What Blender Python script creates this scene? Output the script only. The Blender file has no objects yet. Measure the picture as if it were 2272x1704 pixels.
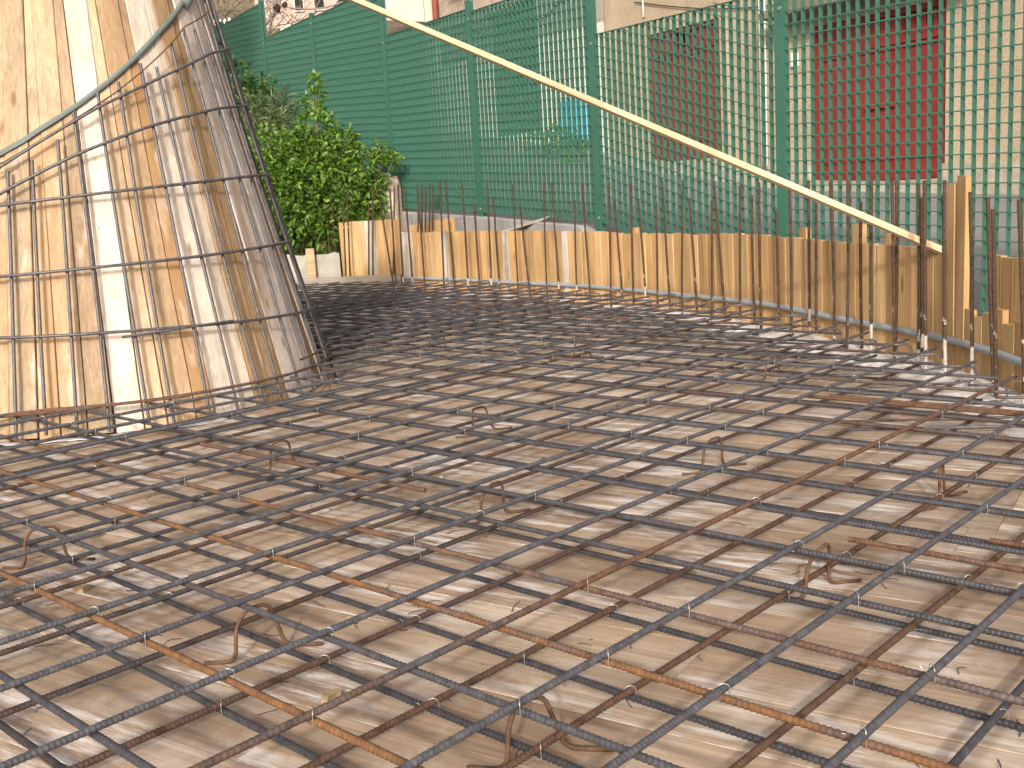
import bpy, math, random
import numpy as np
from mathutils import Vector, Matrix

random.seed(7)
rng = np.random.default_rng(7)
sc = bpy.context.scene
C = sc.collection

# ------------------------------------------------------------------ camera
F_PX, PITCH, ROLL, HC = 2360.0, math.radians(9.902), math.radians(-3.4769), 0.768
fw = Vector((0, math.cos(PITCH), -math.sin(PITCH)))
up0 = Vector((0, math.sin(PITCH), math.cos(PITCH)))
rx = Vector((1, 0, 0))
cx_ = rx * math.cos(ROLL) + up0 * math.sin(ROLL)
cu_ = -rx * math.sin(ROLL) + up0 * math.cos(ROLL)
cd = bpy.data.cameras.new('camera')
cd.sensor_width = 36.0
cd.lens = 36.0 * F_PX / 2272.0
cd.clip_start = 0.05
cd.clip_end = 600
cam = bpy.data.objects.new('camera', cd)
cam.matrix_world = Matrix(((cx_.x, cu_.x, -fw.x, 0), (cx_.y, cu_.y, -fw.y, 0), (cx_.z, cu_.z, -fw.z, HC), (0, 0, 0, 1)))
C.objects.link(cam)
sc.camera = cam

# ------------------------------------------------------------------ light
SUN_EL, SUN_AZ = math.radians(24.0), math.radians(187.5)      # azimuth the light comes from, clockwise from +Y
world = bpy.data.worlds.new('World')
sc.world = world
world.use_nodes = True
wn = world.node_tree
sky = wn.nodes.new('ShaderNodeTexSky')
sky.sky_type = 'NISHITA'
sky.sun_disc = False
sky.sun_elevation = SUN_EL
sky.sun_rotation = SUN_AZ
sky.air_density = 1.0
sky.dust_density = 10.0
sky.ozone_density = 1.0
bgn = wn.nodes['Background']
hsv = wn.nodes.new('ShaderNodeHueSaturation')      # hazy day: paler sky
hsv.inputs['Saturation'].default_value = 0.85
wn.links.new(sky.outputs[0], hsv.inputs['Color'])
wn.links.new(hsv.outputs[0], bgn.inputs[0])
bgn.inputs[1].default_value = 0.15
sd = bpy.data.lights.new('sun', 'SUN')
sd.energy = 2.0
sd.angle = math.radians(2.4)
sd.color = (1.0, 0.94, 0.86)
sun = bpy.data.objects.new('sun', sd)
sdir = Vector((math.sin(SUN_AZ) * math.cos(SUN_EL), math.cos(SUN_AZ) * math.cos(SUN_EL), math.sin(SUN_EL)))
sun.rotation_euler = sdir.to_track_quat('Z', 'Y').to_euler()
sun.location = (-3, -6, 8)
C.objects.link(sun)
sc.view_settings.view_transform = 'Standard'
sc.view_settings.look = 'None'
sc.view_settings.gamma = 1
sc.view_settings.use_curve_mapping = False
sc.view_settings.exposure = 0.76

# ------------------------------------------------------------------ helpers
def tag(o, label=None, cat=None, group=None, kind=None):
    if label: o['label'] = label
    if cat: o['category'] = cat
    if group: o['group'] = group
    if kind: o['kind'] = kind
    return o

def empty(name, loc=(0, 0, 0), label=None, cat=None, group=None, kind=None):
    o = bpy.data.objects.new(name, None)
    o.location = loc
    o.empty_display_size = 0.1
    C.objects.link(o)
    return tag(o, label, cat, group, kind)

def link(name, me, mat=None, parent=None):
    o = bpy.data.objects.new(name, me)
    if mat is not None and not me.materials:
        me.materials.append(mat)
    C.objects.link(o)
    if parent is not None:
        o.parent = parent
        o.matrix_parent_inverse = Matrix.Translation(-Vector(parent.location))
    return o

class MB:
    def __init__(s): s.v = []; s.f = []
    def add(s, v, f):
        b = len(s.v)
        s.v += [tuple(p) for p in v]
        s.f += [tuple(i + b for i in q) for q in f]
        return s
    def box(s, lo, hi):
        x0, y0, z0 = lo; x1, y1, z1 = hi
        return s.add([(x0, y0, z0), (x1, y0, z0), (x1, y1, z0), (x0, y1, z0), (x0, y0, z1), (x1, y0, z1), (x1, y1, z1), (x0, y1, z1)],
                     [(0, 3, 2, 1), (4, 5, 6, 7), (0, 1, 5, 4), (1, 2, 6, 5), (2, 3, 7, 6), (3, 0, 4, 7)])
    def hexa(s, p):      # 8 corner points: bottom 4 ccw, top 4 ccw
        return s.add(p, [(0, 3, 2, 1), (4, 5, 6, 7), (0, 1, 5, 4), (1, 2, 6, 5), (2, 3, 7, 6), (3, 0, 4, 7)])
    def tube(s, pts, r, n=8, cap=True):
        pts = [Vector(p) for p in pts]
        rs = r if hasattr(r, '__len__') else [r] * len(pts)
        vs, fs = [], []
        prev = None
        for i, p in enumerate(pts):
            t = (pts[min(i + 1, len(pts) - 1)] - pts[max(i - 1, 0)]).normalized()
            if prev is None:
                a = Vector((0, 0, 1)) if abs(t.z) < 0.9 else Vector((1, 0, 0))
                e1 = t.cross(a).normalized()
            else:
                e1 = (prev - t * prev.dot(t)).normalized()
            prev = e1
            e2 = t.cross(e1)
            for k in range(n):
                an = 2 * math.pi * k / n
                vs.append(p + (e1 * math.cos(an) + e2 * math.sin(an)) * rs[i])
        m = len(pts)
        for i in range(m - 1):
            for k in range(n):
                k2 = (k + 1) % n
                fs.append((i * n + k, i * n + k2, (i + 1) * n + k2, (i + 1) * n + k))
        if cap:
            fs.append(tuple(reversed(range(n))))
            fs.append(tuple(range((m - 1) * n, m * n)))
        return s.add(vs, fs)
    def mesh(s, name, smooth=False):
        me = bpy.data.meshes.new(name)
        me.from_pydata(s.v, [], s.f)
        if smooth:
            me.polygons.foreach_set('use_smooth', [True] * len(me.polygons))
        me.update()
        return me
    def build(s, name, mat, parent=None, smooth=False):
        return link(name, s.mesh(name, smooth), mat, parent)

def plank_mesh(name, L, w, t, ch=0.0022, axis='x', w1=None, skew=0.0):
    """board along its local axis, chamfered long edges; w at start, w1 at end; top face at +t/2"""
    w1 = w if w1 is None else w1
    def ring(w_):
        a, b = w_ / 2, t / 2
        c = min(ch, a * 0.4)
        return [(-a + c, -b), (a - c, -b), (a, -b + c), (a, b - c), (a - c, b), (-a + c, b), (-a, b - c), (-a, -b + c)]
    v = []
    for end, w_ in ((0, w), (L, w1)):
        for p, q in ring(w_):
            e = end + (skew * p if end else 0)
            v.append((e, p, q) if axis == 'x' else (p, q, e))
    f = [tuple(i + ((i2 - i)) for i2 in [i, (i + 1) % 8, (i + 1) % 8 + 8, i + 8]) for i in range(8)]
    f += [tuple(reversed(range(8))), tuple(range(8, 16))]
    me = bpy.data.meshes.new(name)
    me.from_pydata(v, [], f)
    me.update()
    return me

# ------------------------------------------------------------------ materials
class NT:
    def __init__(s, name):
        s.m = bpy.data.materials.new(name)
        s.m.use_nodes = True
        s.t = s.m.node_tree
        s.b = s.t.nodes['Principled BSDF']
    def n(s, typ, **kw):
        o = s.t.nodes.new('ShaderNode' + typ)
        for k, v in kw.items():
            setattr(o, k, v)
        return o
    def l(s, a, b): s.t.links.new(a, b)
    def val(s, sock, v):
        if hasattr(v, 'is_linked'): s.l(v, sock)
        else: sock.default_value = v
    def coord(s, which='Object'):
        return s.n('TexCoord').outputs[which]
    def map(s, vec, scale=(1, 1, 1), loc=None):
        m = s.n('Mapping')
        s.l(vec, m.inputs[0])
        m.inputs['Scale'].default_value = scale
        if loc is not None: s.val(m.inputs['Location'], loc)
        return m.outputs[0]
    def noise(s, vec, scale=5, detail=4, rough=.55, dist=0):
        o = s.n('TexNoise')
        s.l(vec, o.inputs['Vector'])
        o.inputs['Scale'].default_value = scale
        o.inputs['Detail'].default_value = detail
        o.inputs['Roughness'].default_value = rough
        o.inputs['Distortion'].default_value = dist
        return o.outputs[0]
    def ramp(s, fac, stops, interp='LINEAR'):
        o = s.n('ValToRGB')
        s.l(fac, o.inputs[0])
        cr = o.color_ramp
        cr.interpolation = interp
        while len(cr.elements) < len(stops): cr.elements.new(0.5)
        for e, (p, c) in zip(cr.elements, stops):
            e.position = p
            e.color = (c, c, c, 1) if not hasattr(c, '__len__') else (*c, 1)
        return o.outputs[0]
    def mix(s, fac, a, b, mode='MIX'):
        o = s.n('Mix', data_type='RGBA', blend_type=mode)
        s.val(o.inputs[0], fac)
        for i, v in ((6, a), (7, b)):
            if hasattr(v, 'is_linked'): s.l(v, o.inputs[i])
            else: o.inputs[i].default_value = (*v, 1) if len(v) == 3 else v
        return o.outputs[2]
    def math(s, op, a, b=0.0):
        o = s.n('Math', operation=op)
        s.val(o.inputs[0], a)
        s.val(o.inputs[1], b)
        return o.outputs[0]
    def rnd(s): return s.n('ObjectInfo').outputs['Random']
    def ocol(s): return s.n('ObjectInfo').outputs['Color']
    def bump(s, h, strength=.3, dist=.002):
        o = s.n('Bump')
        o.inputs['Strength'].default_value = strength
        o.inputs['Distance'].default_value = dist
        s.l(h, o.inputs['Height'])
        s.l(o.outputs[0], s.b.inputs['Normal'])
    def done(s, col, rough=.7, metal=0.0, spec=None):
        s.val(s.b.inputs['Base Color'], col if hasattr(col, 'is_linked') else (*col, 1))
        s.val(s.b.inputs['Roughness'], rough)
        s.b.inputs['Metallic'].default_value = metal
        if spec is not None: s.b.inputs['Specular IOR Level'].default_value = spec
        return s.m

def wood(name, palette, axis='z', grain=0.35, knots=True, laitance=0.0, stain=None, rough=.75, gs=1.0, dirt=0.0, tone=.16):
    """sawn board: long grain on the local axis, colour picked per board, knots, cement bloom"""
    T = NT(name)
    r = T.rnd()
    off = T.n('CombineXYZ')
    T.l(T.math('MULTIPLY', r, 37.0), off.inputs[0]); T.l(T.math('MULTIPLY', r, 71.0), off.inputs[1]); T.l(T.math('MULTIPLY', r, 53.0), off.inputs[2])
    add = T.n('VectorMath', operation='ADD')
    T.l(T.coord(), add.inputs[0]); T.l(off.outputs[0], add.inputs[1])
    p = add.outputs[0]
    def S(al, ac): return (al * gs, ac * gs, ac * gs) if axis == 'x' else (ac * gs, ac * gs, al * gs)
    fine = T.noise(T.map(p, S(2.0, 120)), 1, 5, .62, .1)
    band = T.noise(T.map(p, S(0.6, 26)), 1, 5, .55, .5)
    blot = T.noise(T.map(p, S(2.0, 7)), 1, 4, .6, .4)
    if len(palette) == 1: palette = palette * 2
    n = len(palette)
    base = T.ramp(T.math('FRACT', T.math('MULTIPLY', r, 7.31)), [((i + .5) / n, c) for i, c in enumerate(palette)])
    g1 = T.ramp(band, [(.32, 1 - grain * .9), (.5, 1.0), (.56, 1 - grain * .45), (.7, 1.06)])
    g2 = T.ramp(fine, [(.3, 1 - grain * .6), (.62, 1.06)])
    g3 = T.ramp(blot, [(.3, .80), (.65, 1.12)])
    base = T.mix(1.0, base, T.ramp(T.math('FRACT', T.math('MULTIPLY', r, 23.7)), [(0.0, 1 - tone), (1.0, 1 + tone * .7)]), 'MULTIPLY')
    col = T.mix(1.0, base, g1, 'MULTIPLY')
    col = T.mix(1.0, col, g2, 'MULTIPLY')
    col = T.mix(1.0, col, g3, 'MULTIPLY')
    if knots:
        v = T.n('TexVoronoi', feature='F1')
        T.l(T.map(p, S(2.6, 8.5)), v.inputs['Vector'])
        v.inputs['Scale'].default_value = 1.0
        v.inputs['Randomness'].default_value = 1.0
        k = T.ramp(v.outputs['Distance'], [(.035, 1.0), (.075, .75), (.12, 0.0)])
        col = T.mix(T.math('MULTIPLY', k, .75), col, (0.16, 0.075, 0.03))
        v2 = T.n('TexVoronoi', feature='F1')
        T.l(T.map(p, S(9, 14)), v2.inputs['Vector'])
        v2.inputs['Scale'].default_value = 1.0
        k2 = T.ramp(v2.outputs['Distance'], [(.03, 1.0), (.045, 0.0)])
        col = T.mix(T.math('MULTIPLY', k2, .8), col, (0.05, 0.03, 0.02))
    if dirt > 0:
        d1 = T.noise(T.map(p, S(1.1, 3.0), (3, 9, 4)), 1.6, 6, .62)
        col = T.mix(T.math('MULTIPLY', T.ramp(d1, [(.5, 0.0), (.72, dirt)]), 1.0), col, (0.22, 0.135, 0.07))
    if stain is not None:
        col = stain(T, col)
    if laitance > 0:
        big = T.noise(T.map(T.coord(), (1, 1, 1)), 1.7, 3, .5)
        st = T.noise(T.map(p, S(4, 34), (5, 2, 8)), 1, 9, .74, .05)
        lm = T.math('MULTIPLY', T.ramp(st, [(.47, 0.0), (.60, 1.0)]), T.ramp(big, [(.47, .06), (.60, 1.0)]))
        col = T.mix(T.math('MULTIPLY', lm, laitance), col, (.68, .65, .63))
        dm = T.noise(T.coord('Object'), 7, 8, .7, .3)
        col = T.mix(T.ramp(dm, [(.50, 0.0), (.66, .38)]), col, (.60, .55, .50))
        dk = T.noise(T.map(p, (2.5, 2.5, 2.5), (7, 1, 3)), 1, 6, .65)
        col = T.mix(T.ramp(dk, [(.56, 0.0), (.70, .45)]), col, (.19, .13, .09))
    T.bump(T.math('ADD', fine, T.math('MULTIPLY', band, .6)), .35, .0016)
    return T.done(col, rough, 0, .25)

PINE = [(.66, .44, .23), (.60, .38, .17), (.56, .33, .13), (.68, .47, .26), (.62, .43, .25), (.52, .33, .16)]

def steel(name, rustbase, ribs=True):
    """mill-scale reinforcing bar: blue-grey with brown and orange rust; object colour red channel sets how rusty"""
    T = NT(name)
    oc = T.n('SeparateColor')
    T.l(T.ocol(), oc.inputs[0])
    r = T.rnd()
    off = T.n('CombineXYZ')
    T.l(T.math('MULTIPLY', r, 41.0), off.inputs[0]); T.l(T.math('MULTIPLY', r, 17.0), off.inputs[1])
    add = T.n('VectorMath', operation='ADD')
    T.l(T.coord(), add.inputs[0]); T.l(off.outputs[0], add.inputs[1])
    p = add.outputs[0]
    n1 = T.noise(p, 2.3, 4, .6)
    n2 = T.noise(p, 60, 4, .65)
    n3 = T.noise(p, 9, 5, .6)
    grey = T.ramp(n2, [(.3, (.036, .036, .042)), (.6, (.074, .074, .085)), (.8, (.12, .12, .132))])
    brown = T.ramp(n2, [(.3, (.045, .023, .015)), (.55, (.095, .048, .027)), (.8, (.15, .078, .04))])
    orange = T.ramp(n2, [(.3, (.080, .037, .016)), (.6, (.150, .072, .028)), (.8, (.22, .11, .046))])
    fac = T.math('ADD', T.math('MULTIPLY', T.math('ADD', n1, n3), .62), T.math('SUBTRACT', oc.outputs[0], .62))
    f1 = T.ramp(fac, [(.30, 0.0), (.52, 1.0)])
    col = T.mix(f1, grey, brown)
    f2 = T.ramp(T.math('ADD', T.math('MULTIPLY', n3, .8), T.math('SUBTRACT', oc.outputs[1], .42)), [(.32, 0.0), (.50, 1.0)])
    col = T.mix(f2, col, orange)
    col = T.mix(oc.outputs[2], col, (.016, .015, .018))  # blue channel paints shade into the colour of bars in underlying layers
    T.bump(n2, .25, .0006)
    return T.done(col, T.ramp(f1, [(0, .42), (1, .8)]), 0.0, .45)

def plain(name, col, rough=.6, metal=0.0, var=.12, scale=8, bump=0.0, spec=.4):
    T = NT(name)
    nz = T.noise(T.coord(), scale, 5, .6)
    c = T.mix(1.0, col, T.ramp(nz, [(.3, 1 - var), (.7, 1 + var)]), 'MULTIPLY')
    if bump: T.bump(T.noise(T.coord(), scale * 8, 5, .65), bump, .004)
    return T.done(c, rough, metal, spec)

# cone geometry (needed by its stain) -----------------------------------------
CX, CY = -1.745, 4.697
def cone_r(z): return 0.9038 - 0.2411 * z + 0.00813 * z * z

def cone_stain(T, col):
    """used boards: splashed and darkened up to the line of the nailed strip"""
    gp = T.n('NewGeometry').outputs['Position']
    sx = T.n('SeparateXYZ'); T.l(gp, sx.inputs[0])
    # height of the strip line, as a tilted plane through the cone
    dx = T.math('SUBTRACT', sx.outputs[0], CX); dy = T.math('SUBTRACT', sx.outputs[1], CY)
    line = T.math('ADD', T.math('ADD', T.math('MULTIPLY', dx, .62), T.math('MULTIPLY', dy, .45)), 1.353)
    below = T.ramp(T.math('ADD', T.math('SUBTRACT', line, sx.outputs[2]), .5), [(.495, 0.0), (.505, 1.0)])
    big = T.noise(T.map(gp, (1, 1, .6)), 3.2, 5, .6)
    r2 = T.math('FRACT', T.math('MULTIPLY', T.rnd(), 13.7))
    m = T.math('MULTIPLY', below, T.ramp(T.math('ADD', T.math('MULTIPLY', big, .55), T.math('MULTIPLY', r2, .45)), [(.40, 0.0), (.62, .85)]))
    col = T.mix(m, col, T.mix(.6, col, (.33, .185, .075)))
    vn = T.noise(T.map(gp, (22, 22, 1.6)), 1, 5, .6)
    w = T.math('MULTIPLY', T.ramp(vn, [(.55, 0), (.70, .5)]), below)
    return T.mix(w, col, (.56, .50, .46))

M = {}
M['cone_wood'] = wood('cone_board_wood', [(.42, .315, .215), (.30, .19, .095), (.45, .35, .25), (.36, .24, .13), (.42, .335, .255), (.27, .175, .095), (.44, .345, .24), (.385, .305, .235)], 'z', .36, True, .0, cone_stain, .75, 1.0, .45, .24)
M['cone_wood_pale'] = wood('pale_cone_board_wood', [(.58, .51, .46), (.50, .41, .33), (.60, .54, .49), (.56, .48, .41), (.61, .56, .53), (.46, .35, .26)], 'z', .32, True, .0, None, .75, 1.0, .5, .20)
M['core'] = plain('cone_core_wood', (.05, .035, .022), .9)
M['wall_wood'] = wood('formwork_pine', [(.47, .295, .135), (.51, .335, .17), (.43, .27, .12), (.49, .32, .165), (.53, .36, .19), (.45, .285, .13)], 'z', .36, True, 0.0, None, .75, 1.0, .35)
M['grey_board'] = wood('weathered_board_wood', [(.46, .42, .38), (.42, .38, .34)], 'z', .35, True, .2)
M['batten_wood'] = wood('batten_pine', [(.47, .37, .24), (.43, .33, .205)], 'x', .42, True, 0.0, None, .75, 1.0, .5)
M['deck_wood'] = wood('deck_plank_wood', [(.415, .305, .215), (.38, .275, .185), (.445, .335, .24), (.325, .23, .155), (.41, .30, .21), (.39, .295, .215)], 'x', .34, True, .85, None, .7, 1.0, .55)
M['beam_wood'] = wood('grey_beam_wood', [(.30, .27, .235), (.28, .25, .215)], 'x', .25, True, 0.0)
M['steel'] = steel('rebar_steel', 0)
M['wire'] = plain('tie_wire_metal', (.42, .42, .42), .35, .7)
M['wire_dark'] = plain('wire_scrap_metal', (.06, .045, .04), .6, .2)
M['green'] = plain('green_fence_paint', (.034, .110, .083), .40, 0, .10, 5)
M['pipe'] = plain('grey_conduit_plastic', (.25, .28, .315), .4, 0, .08, 12)
M['strip'] = plain('grey_green_strip', (.11, .135, .135), .45, 0, .10, 10)
M['pale_sheet'] = plain('pale_sheet_metal', (.50, .53, .56), .5, 0, .1)
M['bolt'] = plain('bolt_metal', (.35, .33, .30), .4, .6)

def concrete(name, col, bumpy=.5, scale=6, var=.25):
    T = NT(name)
    a = T.noise(T.coord(), scale, 6, .65)
    b = T.noise(T.coord(), scale * 14, 5, .7)
    c = T.mix(1.0, col, T.ramp(a, [(.3, 1 - var), (.7, 1 + var * .4)]), 'MULTIPLY')
    c = T.mix(1.0, c, T.ramp(b, [(.3, .84), (.7, 1.08)]), 'MULTIPLY')
    T.bump(T.math('ADD', a, b), bumpy, .006)
    return T.done(c, .9, 0, .2)
M['ledge'] = concrete('pale_rough_concrete', (.78, .73, .68), .8, 14, .35)
M['kerb'] = concrete('grey_concrete', (.27, .27, .275), .4, 5)
M['pillar'] = concrete('rough_pillar_concrete', (.52, .46, .38), 1.0, 12)
M['cement_sheet'] = concrete('cement_sheet', (.33, .32, .295), .5, 9)
M['road'] = concrete('road_asphalt', (.20, .195, .195), .3, 1.2, .2)
M['dirt'] = concrete('dry_dirt', (.16, .12, .08), 1.0, 7, .35)
M['hill'] = concrete('dry_hillside', (.20, .16, .09), 1.0, 2.0, .45)
M['plinth'] = concrete('stone_plinth', (.33, .30, .25), .9, 7, .35)

def plaster(name, col, grit):
    T = NT(name)
    a = T.noise(T.coord(), 1.3, 5, .6)
    b = T.noise(T.coord(), 55, 4, .7)
    st = T.noise(T.map(T.coord(), (3, 3, .35)), 1, 5, .6)
    c = T.mix(1.0, col, T.ramp(a, [(.3, .84), (.7, 1.06)]), 'MULTIPLY')
    c = T.mix(1.0, c, T.ramp(b, [(.35, 1 - grit), (.62, 1 + grit * .3)]), 'MULTIPLY')
    c = T.mix(1.0, c, T.ramp(st, [(.35, .86), (.6, 1.03)]), 'MULTIPLY')
    T.bump(b, .6 * grit + .2, .01)
    return T.done(c, .9, 0, .15)
M['plaster'] = plaster('beige_render', (.36, .295, .22), .30)
M['plaster_white'] = plaster('white_render', (.56, .53, .48), .12)
M['plaster_pink'] = plaster('pale_pink_render', (.42, .34, .30), .12)
M['rubble'] = concrete('rubble_stone', (.36, .30, .25), 1.0, 3.0, .35)
M['red'] = plain('dark_red_paint', (.145, .020, .017), .45, 0, .15, 4)
M['red_pipe'] = plain('salmon_pipe', (.36, .11, .085), .5, 0, .08)
M['white_pipe'] = plain('white_plastic_pipe', (.80, .80, .78), .4, 0, .05)
M['dark'] = plain('dark_opening', (.012, .012, .012), .9, 0, .05)
M['brown_canopy'] = plain('brown_canopy', (.16, .12, .09), .8, 0, .2)
M['dark_green'] = plain('dark_green_shutter', (.045, .10, .075), .5, 0, .15)
M['blue'] = plain('light_blue_plastic', (.10, .38, .62), .45, 0, .1)
M['tarp'] = plain('blue_tarp', (.10, .19, .42), .5, 0, .2)
M['roof'] = plain('old_tile', (.30, .13, .09), .8, 0, .2)
M['cone_dark'] = plain('dark_seed_head', (.03, .018, .014), .9, 0, .3, 30)

def leafmat(name, c1, c2, c3, tr=.35):
    T = NT(name)
    at = T.n('Attribute', attribute_name='tint', attribute_type='GEOMETRY')
    col = T.ramp(at.outputs['Fac'], [(.0, c1), (.5, c2), (1.0, c3)])
    T.done(col, .42, 0, .45)
    tl = T.n('BsdfTranslucent')
    T.l(T.mix(1.0, col, (1.3, 1.5, .6), 'MULTIPLY'), tl.inputs[0])
    ms = T.n('MixShader')
    ms.inputs[0].default_value = tr
    T.l(T.b.outputs[0], ms.inputs[1]); T.l(tl.outputs[0], ms.inputs[2])
    T.l(ms.outputs[0], T.t.nodes['Material Output'].inputs[0])
    return T.m
M['leaf'] = leafmat('glossy_leaf', (.046, .10, .015), (.098, .195, .027), (.185, .29, .048))
M['leaf_grey'] = leafmat('oleander_leaf', (.055, .085, .035), (.10, .14, .062), (.16, .19, .10))
M['leaf_dark'] = leafmat('ivy_leaf', (.02, .05, .012), (.04, .10, .02), (.09, .16, .03))
M['stem'] = plain('stem_bark', (.13, .10, .06), .9, 0, .3, 20)
M['twig'] = plain('dry_twig_bark', (.19, .16, .14), .9, 0, .3, 20)

def starter_mat():
    T = NT('rusty_starter_bar')
    p = T.coord()
    n2 = T.noise(p, 70, 4, .65)
    n3 = T.noise(p, 14, 4, .6)
    col = T.ramp(n2, [(.3, (.026, .017, .012)), (.55, (.056, .034, .022)), (.8, (.098, .060, .037))])
    sx = T.n('SeparateXYZ'); T.l(p, sx.inputs[0])
    r = T.rnd()
    h = T.math('ADD', .08, T.math('MULTIPLY', T.math('POWER', r, 2.5), .16))
    d = T.math('SUBTRACT', h, sx.outputs[2])
    lo = T.ramp(T.math('ADD', T.math('MULTIPLY', d, 5.0), T.math('ADD', T.math('MULTIPLY', T.math('SUBTRACT', n3, .5), 3.2), .3)), [(.45, 0), (.55, 1)])
    sp = T.ramp(T.math('ADD', n3, T.math('MULTIPLY', T.math('SUBTRACT', .45, sx.outputs[2]), .25)), [(.64, 0), (.68, .9)])
    m = T.math('MAXIMUM', lo, sp)
    c = T.mix(m, col, T.ramp(n2, [(.3, (.25, .23, .205)), (.7, (.46, .435, .40))]))
    T.bump(T.math('ADD', n2, m), .5, .001)
    return T.done(c, .85, 0, .3)
M['starter'] = starter_mat()

# ------------------------------------------------------------------ plan geometry
WALL = [(-0.91, 9.46), (-0.70, 9.23), (-0.34, 8.78), (0.06, 8.28), (0.68, 7.26), (1.08, 6.50), (1.38, 5.66), (1.54, 4.96), (1.63, 4.58), (1.695, 4.23), (1.72, 3.83),
        (1.70, 3.42), (1.645, 3.0), (1.565, 2.55), (1.46, 2.1), (1.33, 1.65), (1.18, 1.2), (1.0, 0.75), (0.8, .3), (.6, -.2)]
def catmull(P, n=24):
    P = [Vector((*p, 0)) for p in P]
    P = [2 * P[0] - P[1]] + P + [2 * P[-1] - P[-2]]
    out = []
    for i in range(1, len(P) - 2):
        for k in range(n):
            t = k / n
            a, b, c, d = P[i - 1:i + 3]
            out.append(0.5 * ((2 * b) + (c - a) * t + (2 * a - 5 * b + 4 * c - d) * t * t + (3 * b - a - 3 * c + d) * t ** 3))
    out.append(P[-2])
    return np.array([(p.x, p.y) for p in out])
WC = catmull(WALL)
seg = np.hypot(*np.diff(WC, axis=0).T)
WL = np.r_[0, np.cumsum(seg)]
def wall_at(s):
    x = np.interp(s, WL, WC[:, 0]); y = np.interp(s, WL, WC[:, 1])
    e = .03
    t = np.array([np.interp(s + e, WL, WC[:, 0]) - np.interp(s - e, WL, WC[:, 0]), np.interp(s + e, WL, WC[:, 1]) - np.interp(s - e, WL, WC[:, 1])])
    t /= np.hypot(*t)
    nin = np.array([t[1], -t[0]])                       # inward normal (towards -x, towards camera)
    if nin @ (np.array([-2, 3.0]) - np.array([x, y])) < 0: nin = -nin
    return np.array([x, y]), t, nin
def wall_offset(d):
    return np.array([wall_at(s)[0] + wall_at(s)[2] * d for s in np.linspace(0, WL[-1], 160)])
def poly_inside(pts, poly):
    x, y = pts[:, 0], pts[:, 1]
    ins = np.zeros(len(pts), bool)
    j = len(poly) - 1
    for i in range(len(poly)):
        xi, yi = poly[i]; xj, yj = poly[j]
        c = ((yi > y) != (yj > y)) & (x < (xj - xi) * (y - yi) / (yj - yi + 1e-12) + xi)
        ins ^= c
        j = i
    return ins
def region(d):
    w = wall_offset(d)
    return np.vstack([w, [(.5, -1.0), (-4.6, -1.0), (-4.6, 8.6), (-3.4, 9.75), (-1.95, 9.98 - d)]])
REG_DECK, REG_BAR, REG_BARB = region(.10), region(.06), region(.13)

def intervals(p0, d, poly, rc=None, step=.01, lim=16):
    t = np.arange(-lim, lim, step)
    P = p0[None] + t[:, None] * d[None]
    ok = poly_inside(P, poly)
    if rc is not None:
        ok &= np.hypot(P[:, 0] - CX, P[:, 1] - CY) > rc
    e = np.diff(np.r_[0, ok.astype(int), 0])
    return [(t[a], t[b - 1]) for a, b in zip(np.where(e == 1)[0], np.where(e == -1)[0]) if t[b - 1] - t[a] > .12]

# ------------------------------------------------------------------ setting: ground, deck, ledge
g = MB().add([(-300, -300, -.16), (300, -300, -.16), (300, 300, -.16), (-300, 300, -.16)], [(0, 1, 2, 3)]).build('ground', M['dirt'])
tag(g, kind='structure')

deck = empty('deck', (0, 0, 0), kind='structure')
_rb = [tuple(p) for p in region(.06)]
_n = len(_rb)
MB().add([(x, y, -.12) for x, y in _rb] + [(x, y, -.075) for x, y in _rb],
         [tuple(reversed(range(_n))), tuple(range(_n, 2 * _n))] + [(i, (i + 1) % _n, (i + 1) % _n + _n, i + _n) for i in range(_n)]).build('deck_base', M['core'], deck)
GA = math.radians(123.0)
gd = np.array([math.sin(GA), math.cos(GA)])           # plank grain direction
gn = np.array([-gd[1], gd[0]])
q = -6.0
while q < 10.0:
    w = random.choice([.155, .165, .145, .17, .12])
    for a, b in intervals(gn * (q + w / 2), gd, REG_DECK):
        t0 = a - random.uniform(0, 1.2)
        while t0 < b:
            L = random.choice([1.9, 2.4, 1.6])
            s0, s1 = max(a, t0), min(b, t0 + L)
            if s1 - s0 > .05:
                me = plank_mesh('plank', s1 - s0 - .0015, w - .0024, .03, .0003)
                c = gn * (q + w / 2) + gd * s0
                z = -.015 - random.uniform(0, .0004)
                o = link('plank', me, M['deck_wood'], deck)
                o.matrix_basis = Matrix.Translation((c[0], c[1], z)) @ Matrix.Rotation(math.atan2(gd[1], gd[0]), 4, 'Z') @ Matrix.Rotation(random.gauss(0, .0002), 4, 'Y')
            t0 += L
    q += w

# rough concrete ledge inside the curved formwork (top of the ring beam)
mb = MB()
S = np.linspace(0, WL[-1], 220)
V, Fc = [], []
for i, s in enumerate(S):
    p, t, n = wall_at(s)
    wdt = .235 + .02 * math.sin(s * 5) + .012 * random.uniform(-1, 1)
    for k, dd in enumerate((-.01, .05, .11, .17, wdt, wdt + .01)):
        qn = p + n * dd
        z = (.016, .02, .018, .014, .008, -.03)[k] + random.uniform(-.006, .008) * (k < 5)
        V.append((qn[0], qn[1], max(z, .004) if k < 5 else z))
for i in range(len(S) - 1):
    for k in range(5):
        Fc.append((i * 6 + k, i * 6 + k + 1, i * 6 + k + 7, i * 6 + k + 6))
tag(mb.add(V, Fc).build('concrete_ledge', M['ledge'], None, True), kind='structure')

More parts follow.
